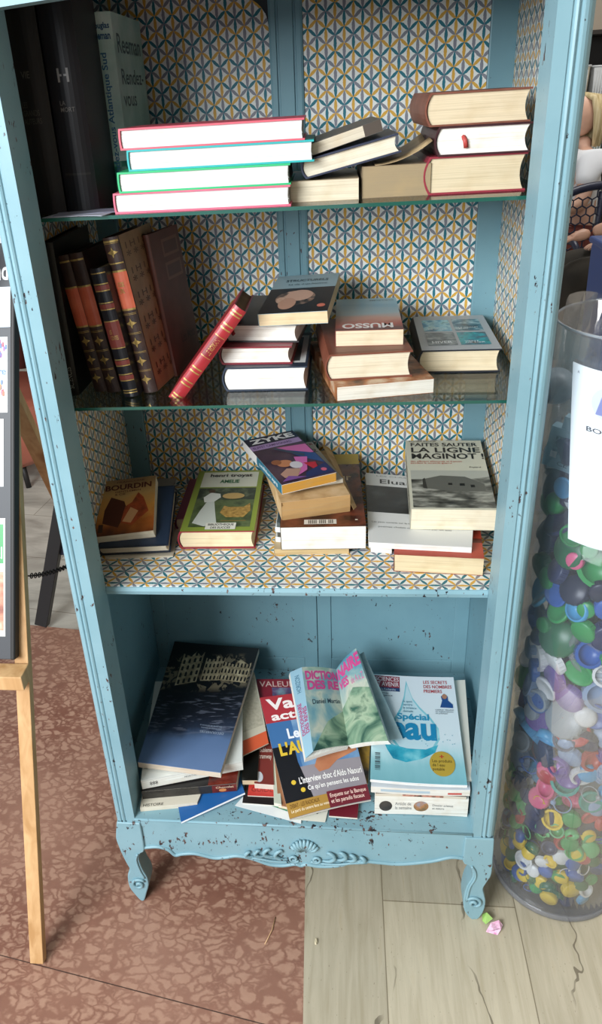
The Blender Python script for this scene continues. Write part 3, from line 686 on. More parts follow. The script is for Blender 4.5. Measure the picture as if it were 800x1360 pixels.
am = [('r', 0, 0, 1, 1, gr), ('r', .09, .70, .93, .97, '#d9dccb'), ('r', .09, .06, .93, .68, meadow), ('r', .09, .48, .93, .68, mottled(['#262f26', '#3a463a', '#68745c'], 60, 4)),
      ('p', [(.13, .12), (.19, .30), (.26, .46), (.36, .46), (.40, .32), (.47, .10), (.30, .07)], '#cfd6cd'), ('p', [(.22, .44), (.19, .52), (.28, .60), (.42, .58), (.44, .52), (.36, .45)], '#dfe3dc'), ('e', .29, .625, .05, .03, '#4d3626'),
      ('p', [(.48, .27), (.52, .38), (.58, .36), (.80, .36), (.88, .42), (.90, .30), (.82, .20), (.58, .20)], mottled(['#8a6a30', '#c9a45a'], 120)), ('e', .62, .54, .16, .05, '#c2a468'), ('r', .52, .14, .86, .15, '#8a7038'),
      ('t', 'henri troyat', .20, .86, .84, .935, '#23251f', 0, .03), ('t', 'AMELIE', .37, .765, .66, .825, '#2f7048', 0, .03), ('r', .33, .02, .74, .115, '#e3e3d6'), ('t', 'BIBLIOTHEQUE', .36, .070, .71, .105, '#23251f', 0, .02), ('t', 'DES SUCCES', .40, .03, .67, .06, '#23251f', 0, .02)]
book('book', 'green bordered hardback with a lady in white and a wicker cradle on its cover', .153, .284, .041, cover='#8e2434', pages='#ead9b4', loc=(.1245, .2057, Z3+.002), rot=(0, 0, .022), top=am)
book('book', 'thin brown booklet lying beneath the green bordered hardback', .148, .22, .002, cover='#8a7a60', pages='#b9a884', hard=False, loc=(.128, .2100, Z3), rot=(0, 0, -.02))
book('book', 'purple-red book half hidden behind the green bordered hardback', .08, .19, .030, cover='#6e2f48', pages='#c7b795', loc=(.1000, .285, Z3), rot=(0, 0, .02))
# pile in the middle
book('book', 'old thin yellowed paperback at the bottom of the middle pile on the papered shelf', .150, .2, .0135, cover='#c2ac84', pages='#c8ae80', hard=False, loc=(.3180, .1860, Z3), rot=(0, 0, .04), wavy=.001)
for i, (x, yy, c, lb) in enumerate(((.322, .20, '#e8ebe8', 'white thin booklet'), (.3245, .205, '#23343a', 'dark thin booklet'), (.320, .207, '#dfe6e6', 'pale thin booklet'), (.3255, .203, '#2c4c56', 'blue-black thin booklet'))):
    book('booklet', lb + ' whose edge peeks out left of the brown paperback in the middle pile, %s' % ('lowest', 'second from bottom', 'third from bottom', 'uppermost')[i], .165, .21, .0098, cover=c, pages=c, hard=False, loc=(x, yy, Z3+.0137+i*.0099), rot=(0, 0, .05), cat='booklet') if False else None
URB = mottled(['#2c1814', '#4a261c', '#6e3a28', '#3a201a'], 16, 3, .25)
book('book', 'thick glossy brown paperback with yellow top band and white pages in the middle pile', .168, .310, .053, cover='#3a201a', pages='#f0ede4', hard=False, loc=(.3330, .1837, Z3+.0137), rot=(math.radians(2.5), 0, .035), gloss=.25,
     top=[('r', 0, 0, 1, 1, URB), ('r', 0, .84, 1, 1, '#a8923c'), ('t', 'our', .62, .60, .88, .66, '#d9c6a8', 0, .01), ('r', .28, .03, .66, .085, '#d4d0c6'), ('t', '||||| |||| |||', .33, .036, .62, .08, '#1d1d1d', 0, .03), ('r', .88, .07, .91, .08, '#e8dcc8')])
for i, (c, lb) in enumerate((('#e6eae8', 'lowest white'), ('#21333a', 'lower dark teal'), ('#e0e6e6', 'upper white'), ('#2a4650', 'upper dark teal'))):
    q = [Vector((.3195 + (i % 2)*.004, .215, 0)), Vector((.3300, .213, 0)), Vector((.335, .37, 0)), Vector((.3235, .37, 0))]
    q = [p + Vector((0, 0, Z3 + .0137 + .0115*(i+1))) for p in q]
    magazine('booklet', lb + ' narrow booklet edge wedged against the left side of the brown paperback', 'booklet', q, .0112, c, c)
OLD = mottled(['#b08c5c', '#c7a678', '#d2b58c'], 30, 4, .8)
bo = book('book', 'old coverless paperback with ragged brown page edges under the purple paperback', .140, .235, .040, cover=OLD, pages='#b08a58', hard=False, loc=(.3345, .2090, Z3+.0668), rot=(math.radians(-1.2), 0, .235), wavy=.0035)
# loose torn cover flap to its right
magazine('torn_cover', 'loose torn paper cover leaning along the right side of the ragged paperback', 'cover', [P(470, 677, Z3+.085), P(474, 673, Z3+.078), P(437, 590, Z3+.085), P(428, 590, Z3+.105)], .0015, OLD, '#bfa67c')
rb = book('book', 'white paperback with red lettering mostly hidden under the purple paperback', .120, .205, .008, cover='#c9c6bd', pages='#d9d2c0', hard=False, loc=(.3440, .245, Z3+.1125), rot=(0, 0, .35),
     top=[('t', 'MEURTR\nER', .55, .84, .98, .96, '#b03a2c', 0, .03), ('t', '2', .86, .72, .96, .80, '#333333')])
ZY = [('r', 0, 0, 1, 1, mottled(['#2c2030', '#43303f', '#54414a'], 20, 3, .3)), ('r', 0, .84, 1, 1, '#131a33'), ('r', .0, .73, .98, .83, '#a88cb8'), ('t', 'ZYKE', .08, .865, .94, .965, '#f3f1ee', 0, .04), ('t', 'BUFFET CAMPAGNARD', .05, .755, .80, .805, '#5a3a6a'),
      ('p', [(.42, .70), (.98, .66), (.98, .46), (.70, .50), (.58, .60)], '#c768a0'), ('p', [(.50, .64), (.99, .44), (.99, .22), (.72, .40)], '#2c4a7a'), ('p', [(.58, .45), (.80, .40), (.60, .16), (.40, .10), (.30, .06), (.5, .22)], '#c565a4'), ('p', [(.64, .30), (.85, .27), (.80, .16), (.72, .14)], '#b02838'),
      ('p', [(.55, .12), (.99, .22), (.99, .02), (.45, .02)], '#26305c'), ('e', .34, .36, .14, .07, '#b87a54'), ('e', .22, .41, .09, .05, '#8a5538'), ('e', .50, .29, .11, .07, '#c9c4c8'), ('p', [(.12, .18), (.30, .26), (.52, .20), (.36, .08), (.14, .10)], '#b08a78'), ('p', [(.05, .04), (.22, .12), (.5, .04)], '#7a4f90'), ('e', .86, .1, .05, .03, '#c8607a'), ('p', [(.36, .68), (.42, .70), (.80, .46), (.76, .42)], '#3c4656')]
book('book', 'small purple and pink paperback titled ZYKE on top of the middle pile', .118, .230, .021, cover='#e8e6e2', pages='#cf9638', hard=False, loc=(.3370, .2165, Z3+.1215), rot=(math.radians(1.5), math.radians(-1), .45), top=ZY,
     sp=[('r', 0, 0, 1, .62, '#2a6a80'), ('t', 'Buffet campagnard', .25, .1, .75, .55, '#d8e0e0', 90)])
# right group
book('book', 'old cream paperback with ragged edges at the front right of the papered shelf', .165, .2, .038, cover=mottled(['#a8472e', '#7d3a2a', '#c9a27c'], 20), pages='#ddcba6', hard=False, loc=(.5520, .1290, Z3), rot=(0, 0, -.085), wavy=.0018,
     top=[('r', 0, 0, 1, 1, mottled(['#a53a28', '#b04632'], 12)), ('r', 0, .28, 1, .36, '#5d2418')])
wht = [('r', 0, 0, 1, 1, '#d6d8d6'), ('r', .0, .40, .92, .80, mottled(['#1a1c1e', '#2c2f30', '#4a4d4d'], 14, 3, .3)), ('t', 'Eluard', .13, .84, .5, .91, '#2c2f30', 0, .01), ('t', 'LES CLASSIQUES', .1, .95, .6, .97, '#8a8c8c'),
       ('t', 'Les yeux ouverts sur la nuit dans le miroir', .04, .25, .66, .275, '#7a7c7c'), ('t', 'poemes choisis et presentes par un ami', .1, .19, .8, .215, '#8a8c8c')]
magazine('book', 'large white paperback by Eluard with a black photograph, lying under the war book', 'book', [P(490, 720, Z3+.0505), P(627, 727, Z3+.0505), P(633, 640, Z3+.0505), P(486, 628, Z3+.0505)], .012, '#d6d8d6', '#e9e9e4', wht)
magazine('book', 'added narrow block of white booklets supporting the left side of the large white paperback', 'book', [P(493, 712, Z3+.038), P(521, 714, Z3+.038), P(520, 632, Z3+.038), P(485, 630, Z3+.038)], .037, '#e4e6e4', '#efefec')  # support block added under the raised paperback, set back to show less
t = NT('bunker_photo'); MAG = t.base(t.ramp(t.noise(40, 5, t.mapping((.6, 1.6, 1))), [(.3, '#2a2b28'), (.45, '#55564f'), (.58, '#8d8e84'), (.75, '#b9baae')]), .4)
lm = [('r', 0, 0, 1, 1, '#c4c3b0'), ('r', .03, .02, 1, .53, MAG), ('p', [(.03, .40), (.03, .53), (1, .53), (1, .44), (.7, .40)], '#a9aba0'), ('p', [(.17, .28), (.17, .40), (.40, .455), (.70, .44), (.92, .34), (.92, .24), (.5, .235)], '#5c5d56'), ('p', [(.17, .28), (.17, .40), (.20, .42), (.22, .27)], '#2f302c'),
      ('r', .62, .31, .68, .345, '#1c1c1a'), ('r', .75, .29, .80, .325, '#1c1c1a'), ('r', .48, .32, .53, .35, '#1c1c1a'),
      ('t', 'FAITES SAUTER', .06, .90, .94, .955, '#141414', 0, .02), ('t', 'LA LIGNE', .06, .80, .96, .88, '#141414', 0, .018), ('t', 'MAGINOT !', .06, .70, .99, .785, '#141414', 0, .018), ('t', 'des officiers allemands et francais\npendant la seconde guerre', .04, .62, .70, .67, '#b5503c'), ('t', 'Fayard', .78, .56, .92, .585, '#55564f'), ('t', 'ROGER BRUGE', .04, .97, .4, .99, '#55564f')]
book('book', 'grey war history book titled LA LIGNE MAGINOT with a bunker photograph', .161, .272, .048, cover='#b9b6a2', pages='#e8dfc6', hard=False, loc=tuple(P(545, 703, Z3+.0512)), rot=(math.radians(5.5), 0, -.03), top=lm, sp=[('t', 'FAITES SAUTER LA LIGNE MAGINOT', .3, .1, .7, .9, '#2a2a26', 90, .03)])

# ================================================================= BOTTOM COMPARTMENT
# left pile of large books
def mq(a, b, c, d, za, zb=None, zc=None, zd=None):
    zb = za if zb is None else zb; zc = za if zc is None else zc; zd = za if zd is None else zd
    return [P(*a, Z0+za), P(*b, Z0+zb), P(*c, Z0+zc), P(*d, Z0+zd)]
magazine('book', 'thin cream booklet at the very bottom of the left pile in the lower compartment', 'book', mq((186, 1073), (262, 1066), (300, 975), (205, 965), .012), .0115, '#d6d0be', '#d9d3c2', [('t', 'HISTOIRE', .05, .01, .4, .04, '#2b2b28')])
magazine('brochure', 'bright blue brochure poking out over the shelf front beside the left pile', 'brochure', mq((241, 1094), (326, 1055), (310, 1005), (232, 1045), .003, .012, .014, .004), .0016, '#1f5c9c', '#e6eaee', [('r', 0, 0, 1, .04, '#e6eaee'), ('t', 'VERTE', .70, .72, .95, .92, '#dfe9f2', 0, .02)])
magazine('book', 'black book with a dark red food picture, third from top in the left pile', 'book', mq((188, 1051), (314, 1040), (330, 950), (205, 950), .036), .024, '#1e1c1c', '#e0d8c6',
         [('r', .70, 0, 1, 1, mottled(['#2c100c', '#6a2318', '#8a3a28'], 30, 3, .25)), ('e', .82, .2, .06, .06, '#c07a48'), ('e', .88, .4, .08, .05, '#a8262a'), ('t', 'Vin', .78, .26, .9, .33, '#e2c8b0')],
         front=[('r', 0, 0, .74, 1, mottled(['#1a1918', '#34322e'], 25, 3, .25)), ('r', .74, 0, 1, 1, mottled(['#2c100c', '#7a2a1c'], 40, 3, .25)), ('t', 'Chocolat', .78, .55, .97, .8, '#d9c0a0'), ('e', .85, .3, .04, .2, '#c58048')])
WH = [('t', '***', .08, .25, .16, .75, '#3c3c3c'), ('t', 'NORTHERN ANTIQUE', .42, .40, .72, .62, '#7c7c7a'), ('r', 0, .93, 1, 1, '#c4c8c4')]
q = mq((187, 1037), (322, 1011), (322, 905), (206, 905), .064, .068, .068, .064)
magazine('book', 'large white hardback with white spine facing out, directly under the dark art book', 'book', q, .026, '#dfe3dd', '#e2e6e0', front=WH)
t = NT('harbour_night_photo'); sp_ = t.n('ShaderNodeSeparateXYZ'); t.L(t.co, sp_.inputs[0])
v_ = t.math('DIVIDE', sp_.outputs[1], .40); n_ = t.noise(14, 5, t.mapping((1, .6, 1)))
f_ = t.math('ADD', v_, t.math('MULTIPLY', t.math('SUBTRACT', n_, .5), .18))
c_ = t.ramp(f_, [(.0, '#667fa6'), (.17, '#5a7399'), (.25, '#2e384c'), (.34, '#222733'), (.5, '#181b22'), (.62, '#15171b'), (1, '#121212')])
ft = t.noise(55, 3, t.mapping((.9, .8, 1), rot=(0, 0, .1)), .6, 1.0); fa = t.ramp(ft, [(.50, 0), (.54, .9)])
msk = t.math('MULTIPLY', t.ramp(v_, [(.55, 0), (.60, 1)]), t.ramp(v_, [(.86, 1), (.91, 0)])); sk = t.ramp(t.noise(10, 2), [(.42, 0), (.50, 1)])
c_ = t.mix(t.math('MULTIPLY', t.math('MULTIPLY', fa, msk), t.math('MULTIPLY', sk, .5)), c_, '#a89c7e')
sp2 = t.ramp(t.noise(90, 3, t.mapping((.35, 1.6, 1))), [(.54, 0), (.62, .45)]); msk2 = t.math('MULTIPLY', t.ramp(v_, [(.18, 0), (.26, 1)]), t.ramp(v_, [(.48, 1), (.56, 0)]))
c_ = t.mix(t.math('MULTIPLY', sp2, msk2), c_, '#7d8496'); CAS = t.base(c_, .28, .5)
STN = mottled(['#7a6f58', '#a89c7e', '#c9bd9c'], 60, 4, .4)
pal_ = []
for (u0, v0, u1, v1, rows, cols, sk_) in ((.16, .60, .40, .90, 5, 4, .05), (.44, .66, .66, .88, 4, 5, .02), (.64, .68, .97, .86, 3, 8, .0)):
    pal_.append(('p', [(u0, v0), (u1, v0+sk_), (u1, v1+sk_*.5), (u1-.03, v1-.02), (u0+(u1-u0)*.6, v1+.02), (u0+(u1-u0)*.4, v1-.03), (u0, v1-.01)], STN))
    for r_ in range(rows):
        for c_2 in range(cols):
            a_ = u0 + (u1-u0)*(c_2+.3)/cols; b_ = v0 + (v1-v0)*(r_+.15)/rows + sk_*(c_2+.5)/cols
            pal_.append(('p', [(a_, b_), (a_+(u1-u0)/cols*.45, b_), (a_+(u1-u0)/cols*.45, b_+(v1-v0)/rows*.5), (a_+(u1-u0)/cols*.22, b_+(v1-v0)/rows*.7), (a_, b_+(v1-v0)/rows*.5)], '#17171a'))
caw = pal_ + [('t', 'DECOUVERTES', .62, .255, .90, .272, '#9aa8bc', 180), ('t', 'patrimoine et histoire\ndes ports de commerce', .60, .285, .86, .32, '#8a98ac', 180)]
q = mq((183, 1012), (293, 1026), (344, 861), (232, 852), .086, .086, .105, .092)
magazine('book', 'large dark art book with a building at night, on top of the left pile', 'book', q, .016, CAS, '#cfc4b4', caw)

# centre heap
TP = [('r', .05, .25, .95, .92, mottled(['#a8a491', '#bdb8a4'], 150, 2, .6)), ('r', 0, 0, 1, .16, '#d6603c')]
magazine('magazine', 'page of grey text with an orange band between the left pile and red magazines', 'magazine', mq((318, 1006), (357, 987), (338, 893), (318, 893), .045, .045, .075, .070), .003, '#c9c4b0', '#d8d4c4', TP)
magazine('magazine', 'brown-red magazine with white text lines under the news magazines', 'magazine', mq((338, 1040), (364, 1042), (362, 985), (338, 985), .026), .018, '#7d3630', '#d6d0c6', [('t', 'redoubleme\nen tramway', .02, .55, .95, .85, '#e0d3c6'), ('e', .25, .15, .2, .12, '#c9cdd2')])
magazine('booklet', 'black booklet with curved edge beside the left pile', 'booklet', mq((322, 1036), (342, 1036), (345, 985), (320, 985), .030), .014, '#15130f', '#c9b89a')
magazine('booklet', 'small bright red booklet lying low in the centre heap', 'booklet', mq((329, 1056), (371, 1058), (371, 1040), (331, 1040), .010), .004, '#c03a34', '#e6e0d6', [('t', 'GUIDE', .1, .3, .8, .7, '#8a2420')])
magazine('booklet', 'black leaflet under the small red booklet', 'booklet', mq((322, 1066), (376, 1070), (376, 1040), (326, 1038), .0065), .003, '#221c1c', '#d9d6ce')
magazine('leaflet', 'white folded leaflet with a green fold reaching over the shelf front', 'leaflet', mq((312, 1070), (400, 1094), (402, 1060), (330, 1050), .003, .003, .004, .003), .0015, '#e3e8e8', '#e3e8e8', [('p', [(.3, .5), (.9, .3), (.9, .36), (.35, .62)], '#4a9070')])
magazine('leaflet', 'cream printed leaflet sticking out below the news magazine', 'leaflet', mq((388, 1088), (432, 1092), (440, 1060), (392, 1058), .005, .004, .004, .005), .0015, '#dcdccf', '#dcdccf', [('t', 'oberge', .45, .3, .8, .6, '#4a4a44')])
magazine('booklet', 'dark red booklet lying flat right of the cream printed leaflet', 'booklet', mq((437, 1083), (475, 1086), (478, 1050), (440, 1048), .008), .005, '#6d1f2c', '#e0dcd0')
magazine('magazine', 'slim green-white magazine edge standing beside the news magazine', 'magazine', mq((364, 1066), (374, 1068), (368, 1000), (362, 1000), .024), .01, '#c9cfbe', '#dfe0d2')
magazine('magazine', 'tan and brown magazine directly beneath the news magazine', 'magazine', mq((370, 1069), (392, 1074), (372, 998), (364, 998), .020, .018, .04, .04), .01, '#9a6b4c', '#d9c9ae')
vr = [('r', 0, .0, 1, 1, '#8a2030'), ('t', 'VALEURS', .06, .82, 1.0, .95, '#d9b8b0', 0, .01), ('r', .35, .55, .95, .80, mottled(['#4a6c8e', '#6b4e78', '#8fb0c0'], 30)), ('r', .5, .4, .98, .56, '#c04a34')]
magazine('magazine', 'red VALEURS magazine lying at the back of the centre heap', 'magazine', mq((343, 962), (408, 962), (396, 902), (341, 902), .050, .050, .056, .056), .006, '#8a2030', '#d6d0c6', vr)
magazine('magazine', 'magazine with ochre fabric on its cover between the centre heap and the water magazine', 'magazine', mq((455, 1036), (489, 1040), (492, 985), (445, 985), .020, .020, .050, .050), .008, mottled(['#16161a', '#2c2a2c', '#8a7030', '#20344a'], 18, 3, .3), '#c4bba6')
HANDM = mottled(['#a8694a', '#c08560'], 20, 3, .4)
va = [('r', 0, 0, 1, 1, '#8f8a90'), ('r', 0, .36, .62, .77, '#3f6c9e'), ('r', .30, .36, 1, .80, mottled(['#3f6c9e', '#6a92ba', '#8aa8c4'], 16, 3, .3)), ('r', 0, .10, .26, .55, '#16171c'), ('p', [(.26, .10), (.34, .10), (.26, .4)], '#16171c'),
      ('r', 0, .76, 1, 1, '#a8343c'), ('p', [(.60, .80), (.82, .86), (.9, .55), (.66, .60)], '#d86a48'), ('p', [(.44, .34), (.52, .44), (.75, .46), (.98, .52), (.98, .42), (.72, .36), (.6, .30), (.48, .29)], HANDM),
      ('t', 'Valeurs', .06, .87, .97, .975, '#efe6e2', 0, .03), ('t', 'actuelles', .08, .775, .90, .85, '#efe6e2', 0, .03), ('t', 'Le retour de', .22, .60, 1.0, .69, '#e8ecf2', 0, .03), ('t', "L'AUTORITE", .08, .47, 1.0, .58, '#d8b83c', 0, .04),
      ('t', "L'interview choc d'Aldo Naouri", .22, .225, .98, .28, '#f2f0ee', 0, .02), ('t', "Ce qu'en pensent les ados", .30, .155, .92, .205, '#f2f0ee', 0, .02), ('e', .15, .25, .028, .018, '#d8b83c'), ('e', .24, .18, .028, .018, '#d8b83c'),
      ('r', 0, 0, .52, .11, '#a8823c'), ('r', .50, 0, 1, .125, '#6d2430'), ('t', 'DEBAT - LES RADICAUX', .04, .065, .40, .095, '#5a3a14'), ('t', 'Le parti du centre face au vote', .04, .025, .5, .055, '#efe2c4'), ('t', 'Enquete sur la Banque\net les paradis fiscaux', .53, .02, .97, .105, '#efd2c4')]
q = mq((385, 1088), (493, 1062), (455, 915), (345, 927), .014, .030, .094, .088)
magazine('magazine', 'news magazine with joined hands and yellow headline sloping over the shelf front', 'magazine', q, .006, '#8f8a90', '#e0ddd4', va, bend=lambda u, v: .006*math.sin(PI*u)*(1-v*.5))

# right pile of magazines
def rq(a, b, h, x=612, yb=925): return [P(*a, Z0+h), P(*b, Z0+h), P(x, yb, Z0+h), P(503, yb, Z0+h)]
circ = [('e', .12, .48, .07, .30, mottled(['#2a2624', '#4c443e'], 40)), ('e', .50, .5, .08, .30, mottled(['#7a96b4', '#a8784c', '#5a5640'], 40)), ('t', 'Article de\nla semaine', .22, .3, .40, .72, '#8a8a88'), ('t', 'Dossier science\net nature', .62, .35, .84, .66, '#8a8a88')]
magazine('magazine', 'white magazine with two round pictures on its folded front, lowest of the right pile', 'magazine', rq((498, 1058), (623, 1062), .052), .0515, '#e6e6de', '#e4e4dc', front=circ, bend=lambda u, v: .002*math.sin(PI*u))
magazine('magazine', 'dark magazine with a pinkish picture squeezed in the middle of the right pile', 'magazine', rq((499, 1053), (620, 1058), .0615), .009, '#3a2c28', '#cfc8ba', front=[('r', .3, .2, .75, .9, mottled(['#6a3a30', '#c08a78', '#2a2422'], 60))], bend=lambda u, v: .0015*math.sin(PI*u))
magazine('magazine', 'pale magazine with a small red logo, second below the water magazine', 'magazine', rq((493, 1044), (625, 1049), .082, 616, 905), .018, '#c6ced4', '#e2e2dc', front=[('r', .78, .2, .92, .5, '#b84a44'), ('r', .1, .3, .6, .7, '#a8bcc8')], bend=lambda u, v: -.003*math.sin(PI*u))
magazine('magazine', 'plain cream magazine shifted to the right just under the water magazine', 'magazine', rq((498, 1036), (628, 1036), .0875, 618, 903), .0045, '#d8d6ca', '#dedccf', bend=lambda u, v: -.003*math.sin(PI*u))
t = NT('water_cover'); sp_ = t.n('ShaderNodeSeparateXYZ'); t.L(t.co, sp_.inputs[0])
WAT = t.base(t.ramp(t.math('ADD', t.math('DIVIDE', sp_.outputs[1], .33), t.math('MULTIPLY', t.math('SUBTRACT', t.noise(18, 4, t.mapping((2, .4, 1))), .5), .16)), [(.0, '#7fb8c2'), (.13, '#8fc6cf'), (.25, '#b7dbe2'), (.36, '#d4e4ea'), (1, '#dbe4ea')]), .25)
RP = mottled(['#1a7d9c', '#3aa9c2', '#7fcfdc'], 22, 4, .25)
drop = [(.41, .95), (.435, .88), (.48, .77), (.56, .68), (.68, .58), (.76, .48), (.765, .38), (.70, .30), (.58, .245), (.42, .24), (.30, .28), (.22, .36), (.215, .46), (.26, .56), (.33, .66), (.375, .78), (.395, .88)]
cd = Vector((.49, .45)); dro2 = [(cd.x + (a-cd.x)*.90, cd.y + (b-cd.y)*.92) for a, b in drop]
sa = [('r', 0, 0, 1, 1, WAT), ('p', drop, mottled(['#4aa6bc', '#7ec4d2', '#a8dbe4'], 12, 2, .25)), ('p', dro2, '#c0dde6'), ('p', [(.12, .36), (.25, .31), (.40, .285), (.60, .285), (.74, .33), (.70, .26), (.55, .20), (.38, .165), (.24, .19), (.18, .26)], RP),
      ('r', .01, .86, .33, .985, '#8e2038'), ('r', .01, .825, .33, .862, '#23406e'), ('t', 'SCIENCES', .03, .93, .32, .975, '#e8dde0', 0, .01), ('t', 'ET AVENIR', .03, .875, .32, .92, '#e8dde0', 0, .01), ('t', 'La Recherche', .10, .832, .28, .853, '#c6d2e0'),
      ('t', 'LES SECRETS\nDES NOMBRES\nPREMIERS', .62, .825, .96, .955, '#b5454a', 0, .01), ('p', [(.80, .68), (.83, .75), (.82, .79), (.86, .82), (.90, .79), (.90, .75), (.95, .71), (.95, .675)], '#1f4a86'), ('e', .862, .79, .03, .025, '#a87a60'),
      ('t', 'Spécial', .29, .53, .66, .61, '#2590b8', 0, .03), ('t', 'eau', .20, .36, .73, .52, '#1f86b4', 0, .035), ('t', 'A quoi\nservira\nla science\ndemain', .36, .62, .52, .74, '#6d98a8'), ('t', 'Climat\nl urgence', .07, .765, .24, .81, '#3c4a54'), ('t', 'CEDRIC VILLANI\nun mathematicien\nen politique', .74, .61, .95, .66, '#4a5a66'),
      ('e', .765, .165, .135, .105, '#b89c3c'), ('t', 'Les produits\nde l eau\npotable', .66, .10, .87, .20, '#3f3512', 0, .01), ('t', '+', .74, .21, .79, .24, '#b5452c', 0, .03)]
for i in range(12): sa.append(('r', .045, .08 + i*.0125, .10, .08 + i*.0125 + (.003 + .005*((i*7) % 3)/2), '#39444c'))
for i in range(16):
    a = random.uniform(.55, .97); sa.append(('e', a, random.uniform(.3, .42), .005, .004, '#5aa9bc'))
BK = [P(492, 1035, Z0+.0955), P(621, 1043, Z0+.0955), P(602.6, 899.5, Z0+.098), P(496, 895, Z0+.098)]
magazine('magazine', 'science magazine with a large blue water drop on top of the right pile', 'magazine', BK, .0075, '#dbe4ea', '#e6eaea', sa, bend=lambda u, v: -.003*math.sin(PI*u))

# bent dream dictionary
def dream():
    z = Z0
    SL, SLb = P(385, 893, z+.125), P(406, 1007, z+.098)          # spine outer edge back / front
    CL, CLb = P(401, 886, z+.132), P(416, 998, z+.106)
    K, Kb = P(447, 889, z+.105), P(463, 990, z+.080)             # crease
    R_, Rb = P(473, 861, z+.160), P(516, 984, z+.130)
    B_, Bb = P(481, 863, z+.142), P(533, 978, z+.105)
    org = Vector(Kb); f = lambda *p: [Vector(x) - org for x in p]
    T = thing('book', 'bent dream dictionary paperback with pink title and folded cover on top of the centre heap', 'book', org)
    SKY = mottled(['#3f7a90', '#5a94a8', '#8fb0b0', '#c4c9b8', '#8fae9c'], 12, 4, .35, dist=.6)
    HIL = mottled(['#22403c', '#3c6052', '#7c9c82', '#a9bda0', '#3f6656'], 16, 4, .35, dist=.8)
    bm = bmesh.new(); mats = [mat('#9fc6d8', .35)]
    fn = slab(bm, f(SLb, CLb, CL, SL), .0012, mi_side=0)
    draw(bm, mats, fn, [('t', 'DICTIONNAIRE', .12, .22, .5, .58, '#b8447c', 90, .03), ('t', 'DES REVES', .55, .22, .92, .52, '#b8447c', 90, .03), ('t', 'HORIZON', .3, .70, .7, .92, '#4a7a94', 90)], 4)
    o = finish('spine', bm, mats, T); o['label'] = 'pale blue spine'
    bm = bmesh.new(); mats = [mat('#c9d2c6', .35)]
    fn = slab(bm, f(CLb, Kb, K, CL), .0012, lambda u, v: .004*math.sin(PI*u), mi_side=0)
    draw(bm, mats, fn, [('r', 0, 0, 1, 1, SKY), ('p', [(0, 0), (.5, .30), (1, .42), (1, .0)], HIL), ('t', 'DICTION', .06, .83, 1.0, .95, '#cf4c8c', 0, .05), ('t', 'DES RE', .08, .70, .98, .82, '#cf4c8c', 0, .05), ('t', 'Daniel Martin', .16, .52, .95, .58, '#2f4450')], 8)
    bm2 = bm
    fn = slab(bm, f(Kb, Rb, R_, K), .0012, lambda u, v: .005*math.sin(PI*u), mi_side=0)
    draw(bm, mats, fn, [('r', 0, 0, 1, 1, SKY), ('p', [(0, .0), (0, .45), (.5, .62), (1, .55), (1, 0)], HIL), ('t', 'NAIRE', .04, .82, 1.0, .97, '#cf4c8c', 0, .05), ('t', 'VES', .02, .68, .42, .80, '#cf4c8c', 0, .04), ('t', 'de A a Z', .50, .66, .95, .74, '#cf7ca4', 0, .01)], 8)
    o = finish('front_cover', bm, mats, T); o['label'] = 'creased front cover with cloudy hills and pink title'
    # page blocks under both halves
    bm = bmesh.new(); d = Vector((0, 0, -.0015))
    slab(bm, [p + d for p in f(SLb, Kb, K, SL)], .012, lambda u, v: .003*math.sin(PI*u), mi_side=0)
    slab(bm, [p + d for p in f(Kb, Rb, R_, K)], .012, lambda u, v: .004*math.sin(PI*u), mi_side=0)
    finish('page_block', bm, page_material('#eeeee8'), T)
    bm = bmesh.new(); slab(bm, [p + Vector((.004, 0, -.006)) for p in f(Kb, Bb, B_, K)], .0015, lambda u, v: .003*math.sin(PI*u), mi_side=0)
    o = finish('back_cover', bm, mottled(['#7a9ca6', '#a9c0c4'], 20, 3, .4), T); o['label'] = 'grey blue back cover bent away'
dream()

# ================================================================= CAP BIN
BX, BY, BR, BH = .945, .142, .140, 1.305
PL = glass_mat('clear_plastic', (.95, .965, .98, 1), .35, .034)
bin_ = thing('clear_bin', 'tall clear plastic cylinder full of coloured bottle caps, right of the bookcase', 'bin', (BX, BY, 0))
bm = bmesh.new(); n = 64
lathe(bm, [(BR-.0025, .012), (BR-.0025, BH), (BR, BH), (BR, 0), (BR-.03, 0)], n, close=False)
finish('wall', bm, PL, bin_)
bm = bmesh.new(); lathe(bm, [(.001, .0), (BR-.001, .0), (BR+.001, .004), (BR+.001, .018), (BR-.0035, .018), (BR-.0035, .012), (.001, .012)], n, close=False)
finish('base', bm, glass_mat('thick_clear_plastic', (.80, .77, .78, 1), .5, .15), bin_)
bm = bmesh.new(); tube(bm, [(BR*math.cos(2*PI*k/48), BR*math.sin(2*PI*k/48), BH) for k in range(48)], .0022, 6, closed=True)
finish('rim', bm, glass_mat('rim_plastic', (.9, .93, .96, 1), .9, .2), bin_)
bm = bmesh.new()
rows = []
for j in range(10):
    z = 1.0 + .30*j/9; rows.append([bm.verts.new(((BR-.006-.006*abs(math.sin(5*a+j*.7)))*math.cos(a), (BR-.006-.006*abs(math.sin(5*a+j*.7)))*math.sin(a), z - .03*math.sin(a*2)*(j/9))) for a in [2*PI*k/48 for k in range(48)]])
for A, B in zip(rows, rows[1:]):
    for k in range(48): bm.faces.new((A[k], A[(k+1) % 48], B[(k+1) % 48], B[k])).smooth = True
finish('liner_bag', bm, glass_mat('thin_film', (.96, .97, .98, 1), .6, .03), bin_)
